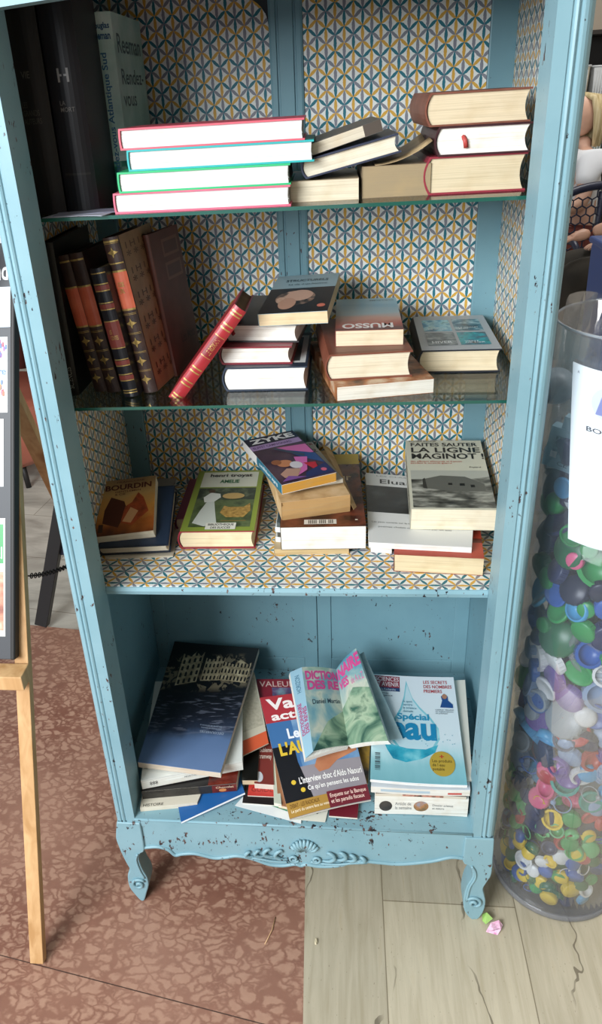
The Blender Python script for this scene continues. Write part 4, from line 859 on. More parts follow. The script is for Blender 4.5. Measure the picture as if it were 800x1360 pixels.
# sign on the cylinder
def cyl(a, z, e=0): return Vector(((BR+.0015+e)*math.cos(a), (BR+.0015+e)*math.sin(a), z))
A0 = None
def solve(px, z):
    best = None
    for i in range(1000):
        a = PI + .9*PI*i/1000*.7
        p = Vector((BX + BR*math.cos(a), BY + BR*math.sin(a), z)); d = p - CAM
        x = CX + F * d.dot(RX) / d.dot(FW)
        if best is None or abs(x-px) < best[0]: best = (abs(x-px), a)
    return best[1]
a_t, a_b = solve(762, 1.245), solve(757, .965)
sg = thing('sign', 'white paper sign in a clear sleeve on the clear bin of bottle caps', 'sign', (BX, BY, 0))
def sfn(u, v, e):
    z = .955 + (1.258-.955)*v - u*.012; a = a_b + (a_t - a_b)*v + 1.55*u
    return cyl(a, z, e)
bm = bmesh.new(); mats = [mat('#dfe6ea', .35)]
nx, ny = 20, 8
gt = [[bm.verts.new(sfn(i/nx, j/ny, .0012)) for i in range(nx+1)] for j in range(ny+1)]; gb = [[bm.verts.new(sfn(i/nx, j/ny, .0002)) for i in range(nx+1)] for j in range(ny+1)]
for j in range(ny):
    for i in range(nx): bm.faces.new((gt[j][i], gt[j][i+1], gt[j+1][i+1], gt[j+1][i])); bm.faces.new((gb[j][i], gb[j+1][i], gb[j+1][i+1], gb[j][i+1]))
for i in range(nx): bm.faces.new((gb[0][i], gb[0][i+1], gt[0][i+1], gt[0][i])); bm.faces.new((gt[ny][i], gt[ny][i+1], gb[ny][i+1], gb[ny][i]))
draw(bm, mats, lambda u, v, e: sfn(u, v, .0013 + e), [('t', 'BOUCHONS', .135, .668, .62, .694, '#2c3140', 0, .01), ('e', .34, .83, .17, .10, '#c6cede'), ('p', [(.20, .77), (.26, .90), (.34, .91), (.40, .77)], '#7d88b8'), ('t', 'A', .05, .955, .07, .97, '#8a8f98')], 10)
finish('paper', bm, mats, sg)
bm = bmesh.new()
g = [[bm.verts.new(sfn(-.03 + 1.06*i/nx, -.05 + 1.09*j/ny, .0028)) for i in range(nx+1)] for j in range(ny+1)]
for j in range(ny):
    for i in range(nx): bm.faces.new((g[j][i], g[j][i+1], g[j+1][i+1], g[j+1][i]))
finish('sleeve', bm, glass_mat('sleeve_film', (.97, .98, .99, 1), .8, .03), sg)

# caps
capmesh = {}
def cap_mesh(kind, col):
    k = (kind, col)
    if k in capmesh: return capmesh[k]
    bm = bmesh.new(); seg = 20
    if kind == 'bottle':       # unit radius screw cap with open underside
        lathe(bm, [(.80, -.32), (.80, .16), (.02, .16)], seg, close=False)
        lathe(bm, [(1.02, -.32), (1.0, -.22), (1.0, .18), (.90, .30), (.02, .30)], seg, close=False)
        lathe(bm, [(.80, -.32), (1.02, -.32)], seg, close=False)
        for i in range(seg):
            a = 2*PI*i/seg; box(bm, (math.cos(a)-.03, math.sin(a)-.03, -.22), (math.cos(a)+.03, math.sin(a)+.03, .16))
    elif kind == 'lid':        # wide shallow lid with a raised ring
        lathe(bm, [(.93, -.14), (.93, .02), (.02, .02)], 28, close=False)
        lathe(bm, [(.93, -.14), (1.0, -.14), (1.0, .08), (.94, .13), (.80, .13), (.76, .08), (.02, .08)], 28, close=False)
    elif kind == 'ring':
        tube(bm, [(math.cos(2*PI*i/24), math.sin(2*PI*i/24), 0) for i in range(24)], .09, 6, closed=True)
        lathe(bm, [(.02, -.1), (.30, -.1), (.34, .1), (.02, .1)], 14, (1.05, 0, 0), close=False)
    else:                      # domed cap
        lathe(bm, [(.85, -.5), (1, -.5), (1, .1), (.9, .35), (.6, .5), (.02, .55)], seg, close=False)
        lathe(bm, [(.85, -.5), (.83, .2), (.02, .3)], seg, close=False)
    me = bpy.data.meshes.new('cap'); bm.to_mesh(me); bm.free(); me.materials.append(mat(col, .32)); capmesh[k] = me
    return me
PALN = {'#e8c73c': 'yellow', '#2f9a54': 'green', '#1f6b46': 'dark green', '#2f62b4': 'blue', '#22305e': 'navy', '#e6e8ea': 'white', '#c23c48': 'red', '#e36a92': 'pink', '#6d4fa0': 'purple', '#4fa6d8': 'light blue', '#8ea6c8': 'pale blue', '#5fc07a': 'light green', '#2a9a8e': 'teal', '#e2783c': 'orange', '#9aa3ac': 'grey', '#1a2442': 'blackish blue'}
zones = [(.022, .17, ['#e8c73c', '#2f9a54', '#2f62b4', '#22305e', '#4fa6d8', '#1f6b46', '#e6e8ea', '#e8c73c', '#1f6b46', '#2f62b4'], (.014, .021), 'near the bottom'),
         (.17, .31, ['#2f9a54', '#5fc07a', '#e8c73c', '#22305e', '#2f9a54', '#5fc07a', '#c23c48', '#e6e8ea'], (.014, .022), 'in the green and yellow layer'),
         (.31, .52, ['#c23c48', '#e36a92', '#6d4fa0', '#2f62b4', '#2a9a8e', '#4fa6d8', '#e6e8ea', '#8ea6c8', '#22305e', '#c23c48', '#9aa3ac'], (.020, .038), 'in the red and purple layer'),
         (.52, .68, ['#e6e8ea', '#8ea6c8', '#2f9a54', '#2f62b4', '#e6e8ea', '#9aa3ac', '#6d4fa0', '#9aa3ac'], (.022, .040), 'in the pale middle layer'),
         (.68, 1.0, ['#22305e', '#2f62b4', '#2f9a54', '#22305e', '#4fa6d8', '#1a2442', '#1f6b46', '#22305e', '#2f9a54', '#22305e', '#1a2442'], (.020, .042), 'in the dark blue upper layer'),
         (1.0, 1.10, ['#e6e8ea', '#2f62b4', '#9aa3ac', '#8ea6c8', '#22305e', '#1a2442'], (.020, .042), 'near the top')]
pl = []; caps_meta = []
def place_cap(kind, col, a, r, z, rad, zone, jit=.5, face=True):
    o = bpy.data.objects.new({'bottle': 'bottle_cap', 'lid': 'jar_lid', 'ring': 'cap_ring', 'dome': 'dome_cap'}[kind], cap_mesh(kind, col)); C.objects.link(o)
    d = Vector((math.cos(a), math.sin(a), random.uniform(-.2, .5)))
    d += Vector([random.uniform(-jit, jit) for _ in range(3)]); d.normalize()
    if random.random() < .4: d = -d
    q_ = d.to_track_quat('Z', 'Y'); o.rotation_mode = 'QUATERNION'; o.rotation_quaternion = q_; o.scale = (rad,)*3
    o.location = (BX + r*math.cos(a), BY + r*math.sin(a), z)
    nm = {'bottle': 'bottle cap', 'lid': 'wide lid', 'ring': 'ring cap', 'dome': 'domed cap'}[kind]
    tag(o, 'x', 'cap', 'plastic caps in the clear bin'); d_ = math.degrees(a)
    side = 'bookcase side' if d_ < 195 else ('left front' if d_ < 235 else ('front' if d_ < 265 else 'right part'))
    if r < .1: side = 'inner ' + side
    caps_meta.append((PALN[col] + ' ' + nm, side, int(z*10), z, o))
    return o
count = 0
for ring_r, lo_n in ((.108, 215), (.078, 80)):
    tries = 0; made = 0
    while made < lo_n and tries < 9000:
        tries += 1
        z = random.uniform(.03, 1.09) if ring_r > .1 else random.uniform(.04, 1.09)
        zn = next(q for q in zones if q[0] <= z < q[1] or q is zones[-1])
        rad = random.uniform(*zn[3]); a = random.uniform(math.radians(148), math.radians(292))
        rr = BR - .012 - rad*.62 if ring_r > .1 else ring_r + random.uniform(-.01, .01)
        p = Vector((rr*math.cos(a), rr*math.sin(a), z))
        if z < rad + .014 or (z > .66 and random.random() < .5) or (z > .98 and random.random() < .6): continue
        if any((p - q0).length < (rad + r0) * .74 for q0, r0 in pl): continue
        pl.append((p, rad)); kind = random.choices(['bottle', 'lid', 'dome', 'ring'], [6, 2.0 if rad > .024 else .3, 1.2, .6])[0]
        place_cap(kind, random.choice(zn[2]), a, rr, z, rad * (1 if kind != 'ring' else .7), zn[4], .45); made += 1
groups_ = {}
for n_, sd_, hb_, z_, o_ in caps_meta: groups_.setdefault((n_, sd_, hb_), []).append((z_, o_))
HW = ['at the very bottom', 'one tenth up', 'two tenths up', 'three tenths up', 'four tenths up', 'halfway up', 'six tenths up', 'seven tenths up', 'eight tenths up', 'nine tenths up', 'near the top']
OW = {1: [''], 2: [', lower one', ', upper one'], 3: [', lowest', ', middle one', ', highest']}
for (n_, sd_, hb_), l_ in groups_.items():
    l_.sort(key=lambda q: q[0]); ow = OW.get(len(l_), [', lowest', ', second lowest'] + [', third lowest', ', fourth lowest', ', fifth lowest', ', sixth lowest', ', seventh lowest', ', eighth lowest', ', ninth lowest', ', tenth lowest'] + [', high up'] * 20)
    for i, (z_, o_) in enumerate(l_): o_['label'] = '%s, %s of clear bin, %s%s' % (n_, sd_, HW[min(hb_, 10)], ow[i])
# hidden inner caps: one heap
bm = bmesh.new(); cols = ['#22305e', '#2f62b4', '#1f6b46', '#c23c48', '#e6e8ea', '#6d4fa0', '#e8c73c']
src = {}
for i in range(520):
    z = random.uniform(.03, 1.08); r = .105*math.sqrt(random.random()); a = random.uniform(0, 2*PI)
    if r > .07 and PI*.8 < a < PI*1.65: continue
    rad = random.uniform(.016, .032); M = Matrix.Translation((r*math.cos(a), r*math.sin(a), max(z, rad+.014))) @ Euler((random.uniform(0, 6), random.uniform(0, 6), 0)).to_matrix().to_4x4() @ Matrix.Scale(rad, 4)
    mi = (0, 0, 1, 5, 1, 0, 0)[i % 7] if z > .6 else random.randrange(7)
    if z < .3: mi = random.choice((0, 1, 2, 2, 6, 2))
    prof = [(.85, -.4), (1, -.4), (1, .2), (.9, .3), (.02, .3)]; rings = []
    for rr_, zz_ in prof: rings.append([bm.verts.new(M @ Vector((rr_*math.cos(2*PI*k/12), rr_*math.sin(2*PI*k/12), zz_))) for k in range(12)])
    for A, B in zip(rings, rings[1:]):
        for k in range(12): bm.faces.new((A[k], A[(k+1) % 12], B[(k+1) % 12], B[k])).material_index = mi
o = finish('bottle_caps', bm, cols); o.location = (BX, BY, 0); tag(o, 'heap of mixed plastic bottle caps filling the core of the clear bin', 'caps', kind='stuff')
# special lids seen through the wall
def special(kind, col, px, py, rad, label, inset=.02, tilt=(0, 0)):
    # ray to cylinder of radius BR-inset
    d = FW + RX*((px-CX)/F) - UP*((py-CY)/F); o_ = CAM - Vector((BX, BY, 0)); R_ = BR - inset
    inset = max(inset, .012 + rad*.55); R_ = BR - inset
    A = d.x**2 + d.y**2; B = 2*(o_.x*d.x + o_.y*d.y); Cc = o_.x**2 + o_.y**2 - R_**2; D = B*B - 4*A*Cc
    if D < 0: return
    k = (-B - math.sqrt(D)) / (2*A); p = CAM + d*k
    o = bpy.data.objects.new({'bottle': 'bottle_cap', 'lid': 'jar_lid', 'ring': 'cap_ring', 'dome': 'dome_cap'}[kind], cap_mesh(kind, col)); C.objects.link(o)
    n_ = Vector((p.x-BX, p.y-BY, 0)).normalized() + (CAM - p).normalized()*.35 + Vector((tilt[0], 0, tilt[1])); o.rotation_mode = 'QUATERNION'; o.rotation_quaternion = n_.to_track_quat('Z', 'Y'); o.location = p; o.scale = (rad,)*3
    tag(o, label, 'cap', 'plastic caps in the clear bin')
CL = glass_mat('clear_lid', (.75, .8, .84, 1), .8, .18); PALN['clear'] = 'clear'
MC[('clear', .32, 0, .5)] = CL
special('lid', 'clear', 797, 865, .055, 'large clear round lid pressed against the right side of the clear bin', .012)
special('bottle', '#e36a92', 764, 745, .0155, 'pink bottle cap just below the paper sign on the clear bin', .012)
special('bottle', '#2f9a54', 783, 730, .0150, 'bright green bottle cap touching the lower edge of the paper sign', .016)
special('bottle', '#2f9a54', 779, 810, .0155, 'green bottle cap above the large clear lid in the clear bin', .012)
special('bottle', '#2f9a54', 722, 830, .0150, 'green bottle cap closest to the bookcase post at half height of the bin', .012)
special('lid', '#2f62b4', 738, 790, .0230, 'translucent blue lid at mid height in the clear bin', .016)
special('lid', '#c23c48', 760, 970, .0350, 'large red round lid in the clear bin behind a lilac cap', .024)
special('bottle', '#8ea6c8', 752, 990, .0160, 'lilac bottle cap in front of the large red lid', .010)
special('dome', '#e6e8ea', 778, 952, .0210, 'white domed cap touching the top of the large red lid', .012)
special('bottle', '#e36a92', 726, 1022, .0190, 'pink cap with a white band in the lower middle of the clear bin', .012)
special('bottle', '#4fa6d8', 781, 1027, .0190, 'light blue cap right of the purple lid in the clear bin', .012)
special('lid', '#6d4fa0', 755, 1033, .0240, 'purple round lid in the lower middle of the clear bin', .016)
special('lid', '#2a9a8e', 786, 1065, .0250, 'teal round lid at the right edge of the clear bin', .014)
special('lid', '#22305e', 712, 1075, .0500, 'big dark lid edge-lit with a pale rim in the lower part of the clear bin', .030, (-.4, .1))
special('ring', '#e8c73c', 716, 1064, .0110, 'small yellow ring cap in front of the big dark lid', .010)
for (px, py), nm in zip(((691, 1113), (695, 1162), (719, 1172), (746, 1165), (769, 1136), (782, 1110)), ('leftmost upper', 'leftmost lower', 'lowest', 'middle', 'right upper', 'right topmost')):
    special('bottle', '#e8c73c', px, py, .0150, nm + ' bright yellow bottle cap near the foot of the clear bin', .010)
special('lid', '#2f62b4', 714, 930, .0260, 'blue lid with raised ring, upper left in the pale layer', .014)
special('bottle', '#2f9a54', 757, 1120, .0180, 'bright green cap in the lower layer between two yellow caps', .012)
special('bottle', '#9aa3ac', 706, 945, .0170, 'grey cap beneath the blue lid with raised ring', .010)
special('dome', '#2f9a54', 738, 668, .0200, 'green domed cap left of the paper sign', .020)
special('lid', '#4fa6d8', 748, 648, .0190, 'light blue lid above the green domed cap left of the paper sign', .022)
special('dome', '#9aa3ac', 728, 690, .0420, 'big grey translucent cup left of the bottom of the paper sign', .05)
# pale adapter-like box near the top
bp = at(752, 590, y=.125); bm = bmesh.new(); box(bm, (-.028, -.011, -.045), (.028, .011, .030)); box(bm, (-.012, -.009, .030), (.020, .009, .052))
mats = [mat('#8fb4c4', .35)]
draw(bm, mats, lambda u, v, e: Vector((-.026 + .052*u, -.0112 - e, -.043 + .07*v)), [('t', 'MODEL IN CLASS\nOUTPUT DC\nMADE CE', .2, .35, .85, .85, '#3f5a68'), ('r', .15, .25, .36, .42, '#dfe6ea'), ('t', 'CE', .45, .08, .8, .2, '#3f5a68')], 2)
o = finish('adapter_box', bm, mats, bevel=.003); o.location = bp; o.rotation_euler = (0, math.radians(8), -.6); tag(o, 'pale blue-grey rectangular plastic box with small print inside the clear bin left of the sign', 'box')
bm = bmesh.new(); tube(bm, [(.02*math.cos(a/10*PI), 0, .02*math.sin(a/10*PI)) for a in range(21)], .0012, 6, closed=False); tube(bm, [(0, 0, -.022), (0, -.004, -.03)], .012, 12)
o = finish('dropper_cap', bm, '#c6ccd6'); o.location = at(738, 600, y=.14); tag(o, 'white cap with a loop strap left of the pale box in the clear bin', 'cap')
o = bpy.data.objects.new('white_cup', cap_mesh('dome', '#9aa3ac')); C.objects.link(o); o.location = at(739, 515, y=.17); o.scale = (.030, .030, .036); o.rotation_euler = (1.9, .3, 0); tag(o, 'dull pinkish white plastic cup near the top left inside the clear bin', 'cup')

# ================================================================= SMALL THINGS ON THE FLOOR
bm = bmesh.new(); a, b = P(366, 1218, .001), P(352, 1254, .001); mid = (a+b)/2 + Vector((.004, 0, .002))
org = a.copy(); tube(bm, [a-org, mid-org, b-org], .0011, 6); o = finish('straw_stalk', bm, '#c9a47a'); o.location = org; tag(o, 'thin dry straw stalk lying on the brown marble floor', 'straw')
T = thing('wrapper', 'crumpled green and pink sweet wrapper on the floor beside the right foot', 'wrapper', P(650, 1228, 0))
bm = bmesh.new(); pts = [(-.012, .022, .002), (-.004, .016, .018), (.008, .006, .012), (-.008, -.004, .006), (-.014, .006, .003)]
for off in (0, .0008):
    v = [bm.verts.new((x, y, z+off)) for x, y, z in pts]; f = bm.faces.new(v if off else v[::-1])
finish('green_half', bm, '#9cc46a', T)
bm = bmesh.new(); pts = [(-.010, -.018, .001), (.002, -.004, .012), (.020, .002, .014), (.028, -.004, .006), (.022, -.016, .010), (.006, -.018, .008)]
for off in (0, .0008):
    v = [bm.verts.new((x, y, z+off)) for x, y, z in pts]; f = bm.faces.new(v if off else v[::-1])
v0 = [bm.verts.new(p) for p in ((-.010, -.018, .001), (.006, -.018, .008), (.022, -.016, .010), (.014, -.024, .001))]; bm.faces.new(v0)
finish('pink_half', bm, mottled(['#e2a4c4', '#e8c4d8', '#c878a8'], 120), T)
bm = bmesh.new(); bmesh.ops.create_icosphere(bm, subdivisions=2, radius=.004)
for v in bm.verts: v.co *= random.uniform(.6, 1.2)
o = finish('plaster_crumb', bm, '#cfc4a4'); o.location = P(420, 1250, .003); o.scale = (.8, 2, .6); tag(o, 'pale crumb on the travertine next to the marble joint', 'crumb')

# ================================================================= EASEL (left foreground)
es = thing('easel', 'pine easel with shelf block, front left of the bookcase, holding the blackboard', 'easel', (0, 0, 0))
def beam(name, a, b, w_, d_, m_, parent, up=None):
    a, b = Vector(a), Vector(b); t = (b-a).normalized(); s_ = t.cross(Vector((0, 1, 0))).normalized() if up is None else t.cross(Vector(up)).normalized(); n_ = s_.cross(t).normalized()
    bm = bmesh.new(); vs = []
    for p in (a, b):
        for i, j in ((-1, -1), (1, -1), (1, 1), (-1, 1)): vs.append(bm.verts.new(p + s_*w_/2*i + n_*d_/2*j))
    for f in ((0,3,2,1),(4,5,6,7),(0,1,5,4),(1,2,6,5),(2,3,7,6),(3,0,4,7)): bm.faces.new([vs[i] for i in f])
    bmesh.ops.recalc_face_normals(bm, faces=bm.faces); return finish(name, bm, m_, parent, bevel=.0015)
def legp(z, x0=-.212, dx=-.004): return Vector((x0 + dx*z, -.162 + .40*z, z))
beam('leg', legp(.004), legp(1.95), .030, .020, WOOD, es)
beam('leg', legp(.004, -.95, .2), legp(1.95, -.95, .2), .030, .020, WOOD, es)
s1, s2 = at(62, 622, y=.62), at(27, 548, y=.50)
dv = (s1 - s2); bot = s2 + dv * ((s2.z - .005)/(s2.z - s1.z)); topp = s2 - dv * ((1.62 - s2.z)/(s2.z - s1.z))
beam('leg', bot, topp, .040, .022, WOOD, es)
p_ = legp(.62); bm = bmesh.new()
box(bm, (-.66, p_.y-.055, .60), (-.196, p_.y-.011, .635)); sh = finish('ledge', bm, WOOD, es, bevel=.002)
# chain from the front leg to the rear leg
c0 = at(36, 765, y=.18); c1 = at(90, 745, y=.72); c1 = s2 + dv*((s2.z-.50)/(s2.z-s1.z))
c0 = Vector((-.212, .170, .80)); 
def chain(a, b, sag):
    bm = bmesh.new(); n = 34
    for i in range(n):
        t0 = (i+.5)/n; p = a.lerp(b, t0) - Vector((0, 0, sag*4*t0*(1-t0))); d = ((a.lerp(b, t0+.01) - Vector((0, 0, sag*4*(t0+.01)*(1-t0-.01)))) - p).normalized()
        s_ = d.cross(Vector((0, 0, 1))).normalized(); u_ = s_.cross(d); 
        if i % 2: s_, u_ = u_, s_
        L_ = (b-a).length / n * .72
        tube(bm, [p + d*L_*math.cos(k*PI/6) + s_*.0052*math.sin(k*PI/6) for k in range(12)], .0013, 5, closed=True)
    return bm
finish('chain', chain(at(38, 765, y=.175), at(112, 738, y=.42), .012), mat('#2a2624', .35, .7), es)
# blackboard resting on the ledge
bb = thing('blackboard', 'black framed notice board with white posters standing on the easel', 'blackboard', (0, 0, 0))
def bp_(x, z, off): n_ = Vector((0, -.928, .371)); x += .053*(z - .69); return Vector((x, -.162 + .40*z, z)) + n_*off
def board_fn(u, v, e): return bp_(-.72 + .497*u, .650 + 1.20*v, .030 + e)
bm = bmesh.new(); vs = []
for off in (.012, .030):
    for x, z in ((-.72, .64), (-.223, .64), (-.223, 1.85), (-.72, 1.85)): vs.append(bm.verts.new(bp_(x, z, off)))
for f in ((0,1,2,3),(4,7,6,5),(0,4,5,1),(1,5,6,2),(2,6,7,3),(3,7,4,0)): bm.faces.new([vs[i] for i in f])
bmesh.ops.recalc_face_normals(bm, faces=bm.faces); mats = [mat('#3a3d42', .5)]
draw(bm, mats, board_fn, [('t', "and'", .90, .585, .995, .615, '#e4e4e4', 0, .02)], 4)
finish('panel', bm, mats, bb, bevel=.002)
bm = bmesh.new()
for x0, x1, z0, z1 in ((-.226, -.216, .64, 1.85),):
    vs = [bm.verts.new(bp_(x, z, off)) for off in (.008, .033) for x, z in ((x0, z0), (x1, z0), (x1, z1), (x0, z1))]
    for f in ((0,1,2,3),(4,7,6,5),(0,4,5,1),(1,5,6,2),(2,6,7,3),(3,7,4,0)): bm.faces.new([vs[i] for i in f])
bmesh.ops.recalc_face_normals(bm, faces=bm.faces); finish('frame', bm, '#1c1b1a', bb, bevel=.003)
def poster(name, label, u0, v0, u1, v1, col, art):
    bm = bmesh.new(); mats = [mat(col, .5)]
    draw(bm, mats, lambda u, v, e: board_fn(u0 + (u1-u0)*u, v0 + (v1-v0)*v, .0006 + e), [('r', 0, 0, 1, 1, col)] + art, 2)
    o = finish(name, bm, mats); s = o.modifiers.new('s', 'SOLIDIFY'); s.thickness = .0003; tag(o, label, 'poster'); return o
poster('poster', 'white notice at the top of the blackboard on the easel', .60, .64, 1.0, .82, '#dfe6ee', [('t', 'Programme', .1, .8, .8, .9, '#8a96a8')])
poster('poster', 'pale blue notice below the chalk lettering on the blackboard', .70, .515, .993, .575, '#d3dfee', [('e', .12, .85, .04, .04, '#d8a05c'), ('r', .3, .6, .985, .63, '#a8b4c8'), ('r', .3, .45, .98, .48, '#a8b4c8'), ('r', .3, .3, .985, .33, '#a8b4c8')])
fl = []
for i in range(34): fl.append(('e', random.uniform(.86, .985), random.choice((random.uniform(.75, .95), random.uniform(.25, .42))), .010, .035, random.choice(['#c8405a', '#3a6ab4', '#e2a03c', '#c8643c', '#8a4a9a'])))
poster('poster', 'poster with red, blue and orange painted flowers on the blackboard', .60, .385, .982, .50, '#e4e8ec', fl + [('t', 'Fete du livre', .5, .5, .98, .6, '#4a7ab4')])
poster('poster', 'large white poster in the middle of the blackboard', .55, .27, .965, .375, '#e6e9ec', [('t', 'Lire', .1, .2, .5, .6, '#c8ccd4')])
poster('poster', 'poster with green panel and food photograph at the bottom of the blackboard', .45, .03, .972, .22, '#e0e2dc', [('r', .35, .62, .985, .95, '#3c9a58'), ('t', 'bio\nlocal', .80, .66, .975, .9, '#e8f0e6'), ('r', .1, .05, .985, .55, mottled(['#8a4a3c', '#c88a70', '#e2d2b8'], 30))])

# ================================================================= BEHIND ON THE LEFT
ar = thing('armchair', 'terracotta rounded armchair with dark red slatted cushion far behind on the left', 'armchair', (-1.30, 2.35, 0))
bm = bmesh.new(); lathe(bm, [(.02, .12), (.30, .12), (.36, .17), (.37, .32), (.36, .42), (.30, .44), (.02, .44)], 36, close=False); finish('seat_shell', bm, mottled(['#a05a48', '#b56c58'], 6), ar, True)
bm = bmesh.new()
for i in range(19):
    a = -.35 + i*PI/18*1.15
    tube(bm, [(.36*math.cos(a), .36*math.sin(a), .44), (.38*math.cos(a), .38*math.sin(a), .70), (.37*math.cos(a), .37*math.sin(a), .98)], [.036, .042, .03], 8)
finish('backrest', bm, mottled(['#4a2420', '#5c302a'], 9), ar)
for i in range(4):
    a = PI/4 + i*PI/2; bm = bmesh.new(); tube(bm, [(.26*math.cos(a), .26*math.sin(a), .13), (.28*math.cos(a), .28*math.sin(a), 0)], .014, 8); finish('leg', bm, '#1c1a1a', ar)
fb = thing('floor_stand', 'black slanted metal stand leg behind the bookcase on the left', 'stand', (0, 0, 0))
beam('leg', at(56, 829, z=.012), at(82, 672, y=1.12), .035, .045, mat('#0c0c0e', .4), fb, (1, 0, 0))
beam('brace', at(82, 735, y=1.10), at(80, 672, y=1.13), .03, .03, mat('#1e2a44', .4), fb, (1, 0, 0))
beam('leg', at(56, 829, z=.012) + Vector((.55, .35, 0)), at(82, 672, y=1.12) + Vector((.12, .02, 0)), .035, .045, mat('#0c0c0e', .4), fb, (1, 0, 0))

# ================================================================= BEHIND ON THE RIGHT
def skin_body(name, verts, edges, radii, m_, parent=None, root=0, levels=2):
    me = bpy.data.meshes.new(name); me.from_pydata([tuple(v) for v in verts], edges, []); me.materials.append(mat(m_, .7) if isinstance(m_, str) else m_)
    o = link(name, me, parent); s = o.modifiers.new('skin', 'SKIN')
    if not me.skin_vertices: me.skin_vertices.new(name='')
    for i, r in enumerate(radii):
        d = me.skin_vertices[0].data[i]; rr = r if isinstance(r, tuple) else (r, r); d.radius = rr; d.use_root = (i == root)
    s.use_smooth_shade = True; b = o.modifiers.new('sub', 'SUBSURF'); b.levels = levels; b.render_levels = levels
    return o
def chain_e(*c): return [(a, b) for l in c for a, b in zip(l, l[1:])]
SKIN = mottled(['#c49a84', '#d2aa94'], 6, 2, .5)
def person_blonde():
    k = 1.15; o0 = Vector((2.13, 4.95, 0))
    p = thing('person', 'blonde person in a white T-shirt seated far behind the bookcase on the right, facing left', 'person', o0)
    sc = lambda v: Vector(v) * k
    # seated, facing -x: z seat .46
    V = [(0,0,.52),(0,0,.75),(0.0,0,.95),(0.0,0,1.06),(-.03,0,1.12), (0,.17,1.0),(-.04,.23,.76),(-.28,.22,.70), (0,-.17,1.0),(-.04,-.23,.76),(-.28,-.22,.70), (-.05,.1,.50),(-.45,.12,.50),(-.47,.12,.10),(-.60,.12,.05), (-.05,-.1,.50),(-.45,-.12,.50),(-.47,-.12,.10),(-.60,-.12,.05)]
    E_ = chain_e([0,1,2,3,4],[2,5,6,7],[2,8,9,10],[0,11,12,13,14],[0,15,16,17,18])
    Rr = [(.15,.13),(.14,.12),(.16,.11),.055,.05,.06,.048,.03,.06,.048,.03,.10,.075,.05,.04,.10,.075,.05,.04]
    skin_body('body', [sc(v) for v in V], E_, [tuple(a*k for a in r) if isinstance(r, tuple) else r*k for r in Rr], SKIN, p)
    V5 = [(.0,0,.54),(-.05,.1,.51),(-.46,.12,.51),(-.47,.12,.14),(-.05,-.1,.51),(-.46,-.12,.51),(-.47,-.12,.14)]
    skin_body('trousers', [sc(v) for v in V5], chain_e([0,1,2,3],[0,4,5,6]), [(.16*k,.14*k),.12*k,.09*k,.065*k,.12*k,.09*k,.065*k], mat('#7c4038', .85), p)
    # shirt
    V2 = [(0,0,.55),(0,0,.75),(0,0,.95),(0,0,1.03),(0,.17,1.0),(-.03,.215,.85),(0,-.17,1.0),(-.03,-.215,.85)]
    skin_body('shirt', [sc(v) for v in V2], chain_e([0,1,2,3],[2,4,5],[2,6,7]), [(.165*k,.145*k),(.155*k,.135*k),(.175*k,.125*k),.075*k,.078*k,.068*k,.078*k,.068*k], mat('#dfe2e6', .8), p)
    bm = bmesh.new(); bmesh.ops.create_uvsphere(bm, u_segments=24, v_segments=18, radius=1)
    for v in bm.verts:
        x, y, z = v.co; v.co = Vector((x*.092 - .006, y*.075, z*.115))
        if x < -.3: v.co.x -= .010 * max(0, 1-abs(z+.12)*6) * max(0, 1-abs(y)*4) + (.008 if z < -.5 else 0)
    bmesh.ops.translate(bm, verts=bm.verts, vec=(-.035, 0, 1.235))
    tube(bm, [(-.035, s_*.074, 1.245) for s_ in (1,)] + [(-.030, .082, 1.225), (-.035, .074, 1.205)], .010, 6)
    tube(bm, [(-.128, 0, 1.25), (-.142, 0, 1.228), (-.128, 0, 1.215)], [.006, .011, .006], 6)
    for y in (-.03, .03): tube(bm, [(-.118, y-.008, 1.252), (-.121, y, 1.252), (-.118, y+.008, 1.252)], .006, 6)
    tube(bm, [(-.122, -.02, 1.185), (-.128, 0, 1.183), (-.122, .02, 1.185)], .005, 6)
    bmesh.ops.scale(bm, vec=(k, k, k), verts=bm.verts); finish('head', bm, SKIN, p, True)
    bm = bmesh.new()
    for i in range(70):
        a = random.uniform(-.40*PI, .62*PI) ; r = random.uniform(.9, 1.06)
        y = math.sin(a)*.083*r; x = -.010 + math.cos(a)*.088*r
        tube(bm, [( -.05, y*.1, 1.350), (-.03 + (x+.03)*.7, y*.8, 1.325), (x, y, 1.25), (x+.006, y*1.02, 1.16), (x + .004, y*.95, random.uniform(1.06, 1.10))], [.012, .022, .020, .017, .007], 6)
    bmesh.ops.scale(bm, vec=(k, k, k), verts=bm.verts); finish('hair', bm, mottled(['#a08c62', '#bfae84', '#cfc09c'], 40, 3, .5, (1, 1, .1)), p, True)
    return p
person_blonde()
def stool(name, label, loc, h, r, col):
    t_ = thing(name, label, 'stool', loc)
    bm = bmesh.new(); lathe(bm, [(.02, h-.04), (r, h-.04), (r+.01, h-.02), (r, h), (.02, h)], 28, close=False); finish('seat', bm, col, t_)
    for i in range(4):
        a = PI/4 + i*PI/2; bm = bmesh.new(); tube(bm, [(r*.7*math.cos(a), r*.7*math.sin(a), h-.03), (r*math.cos(a), r*math.sin(a), 0)], .015, 8); finish('leg', bm, '#3a3632', t_)
stool('stool', 'stool under the blonde person in the white T-shirt', (2.13, 4.95, 0), .43, .2, '#5d4a3a')
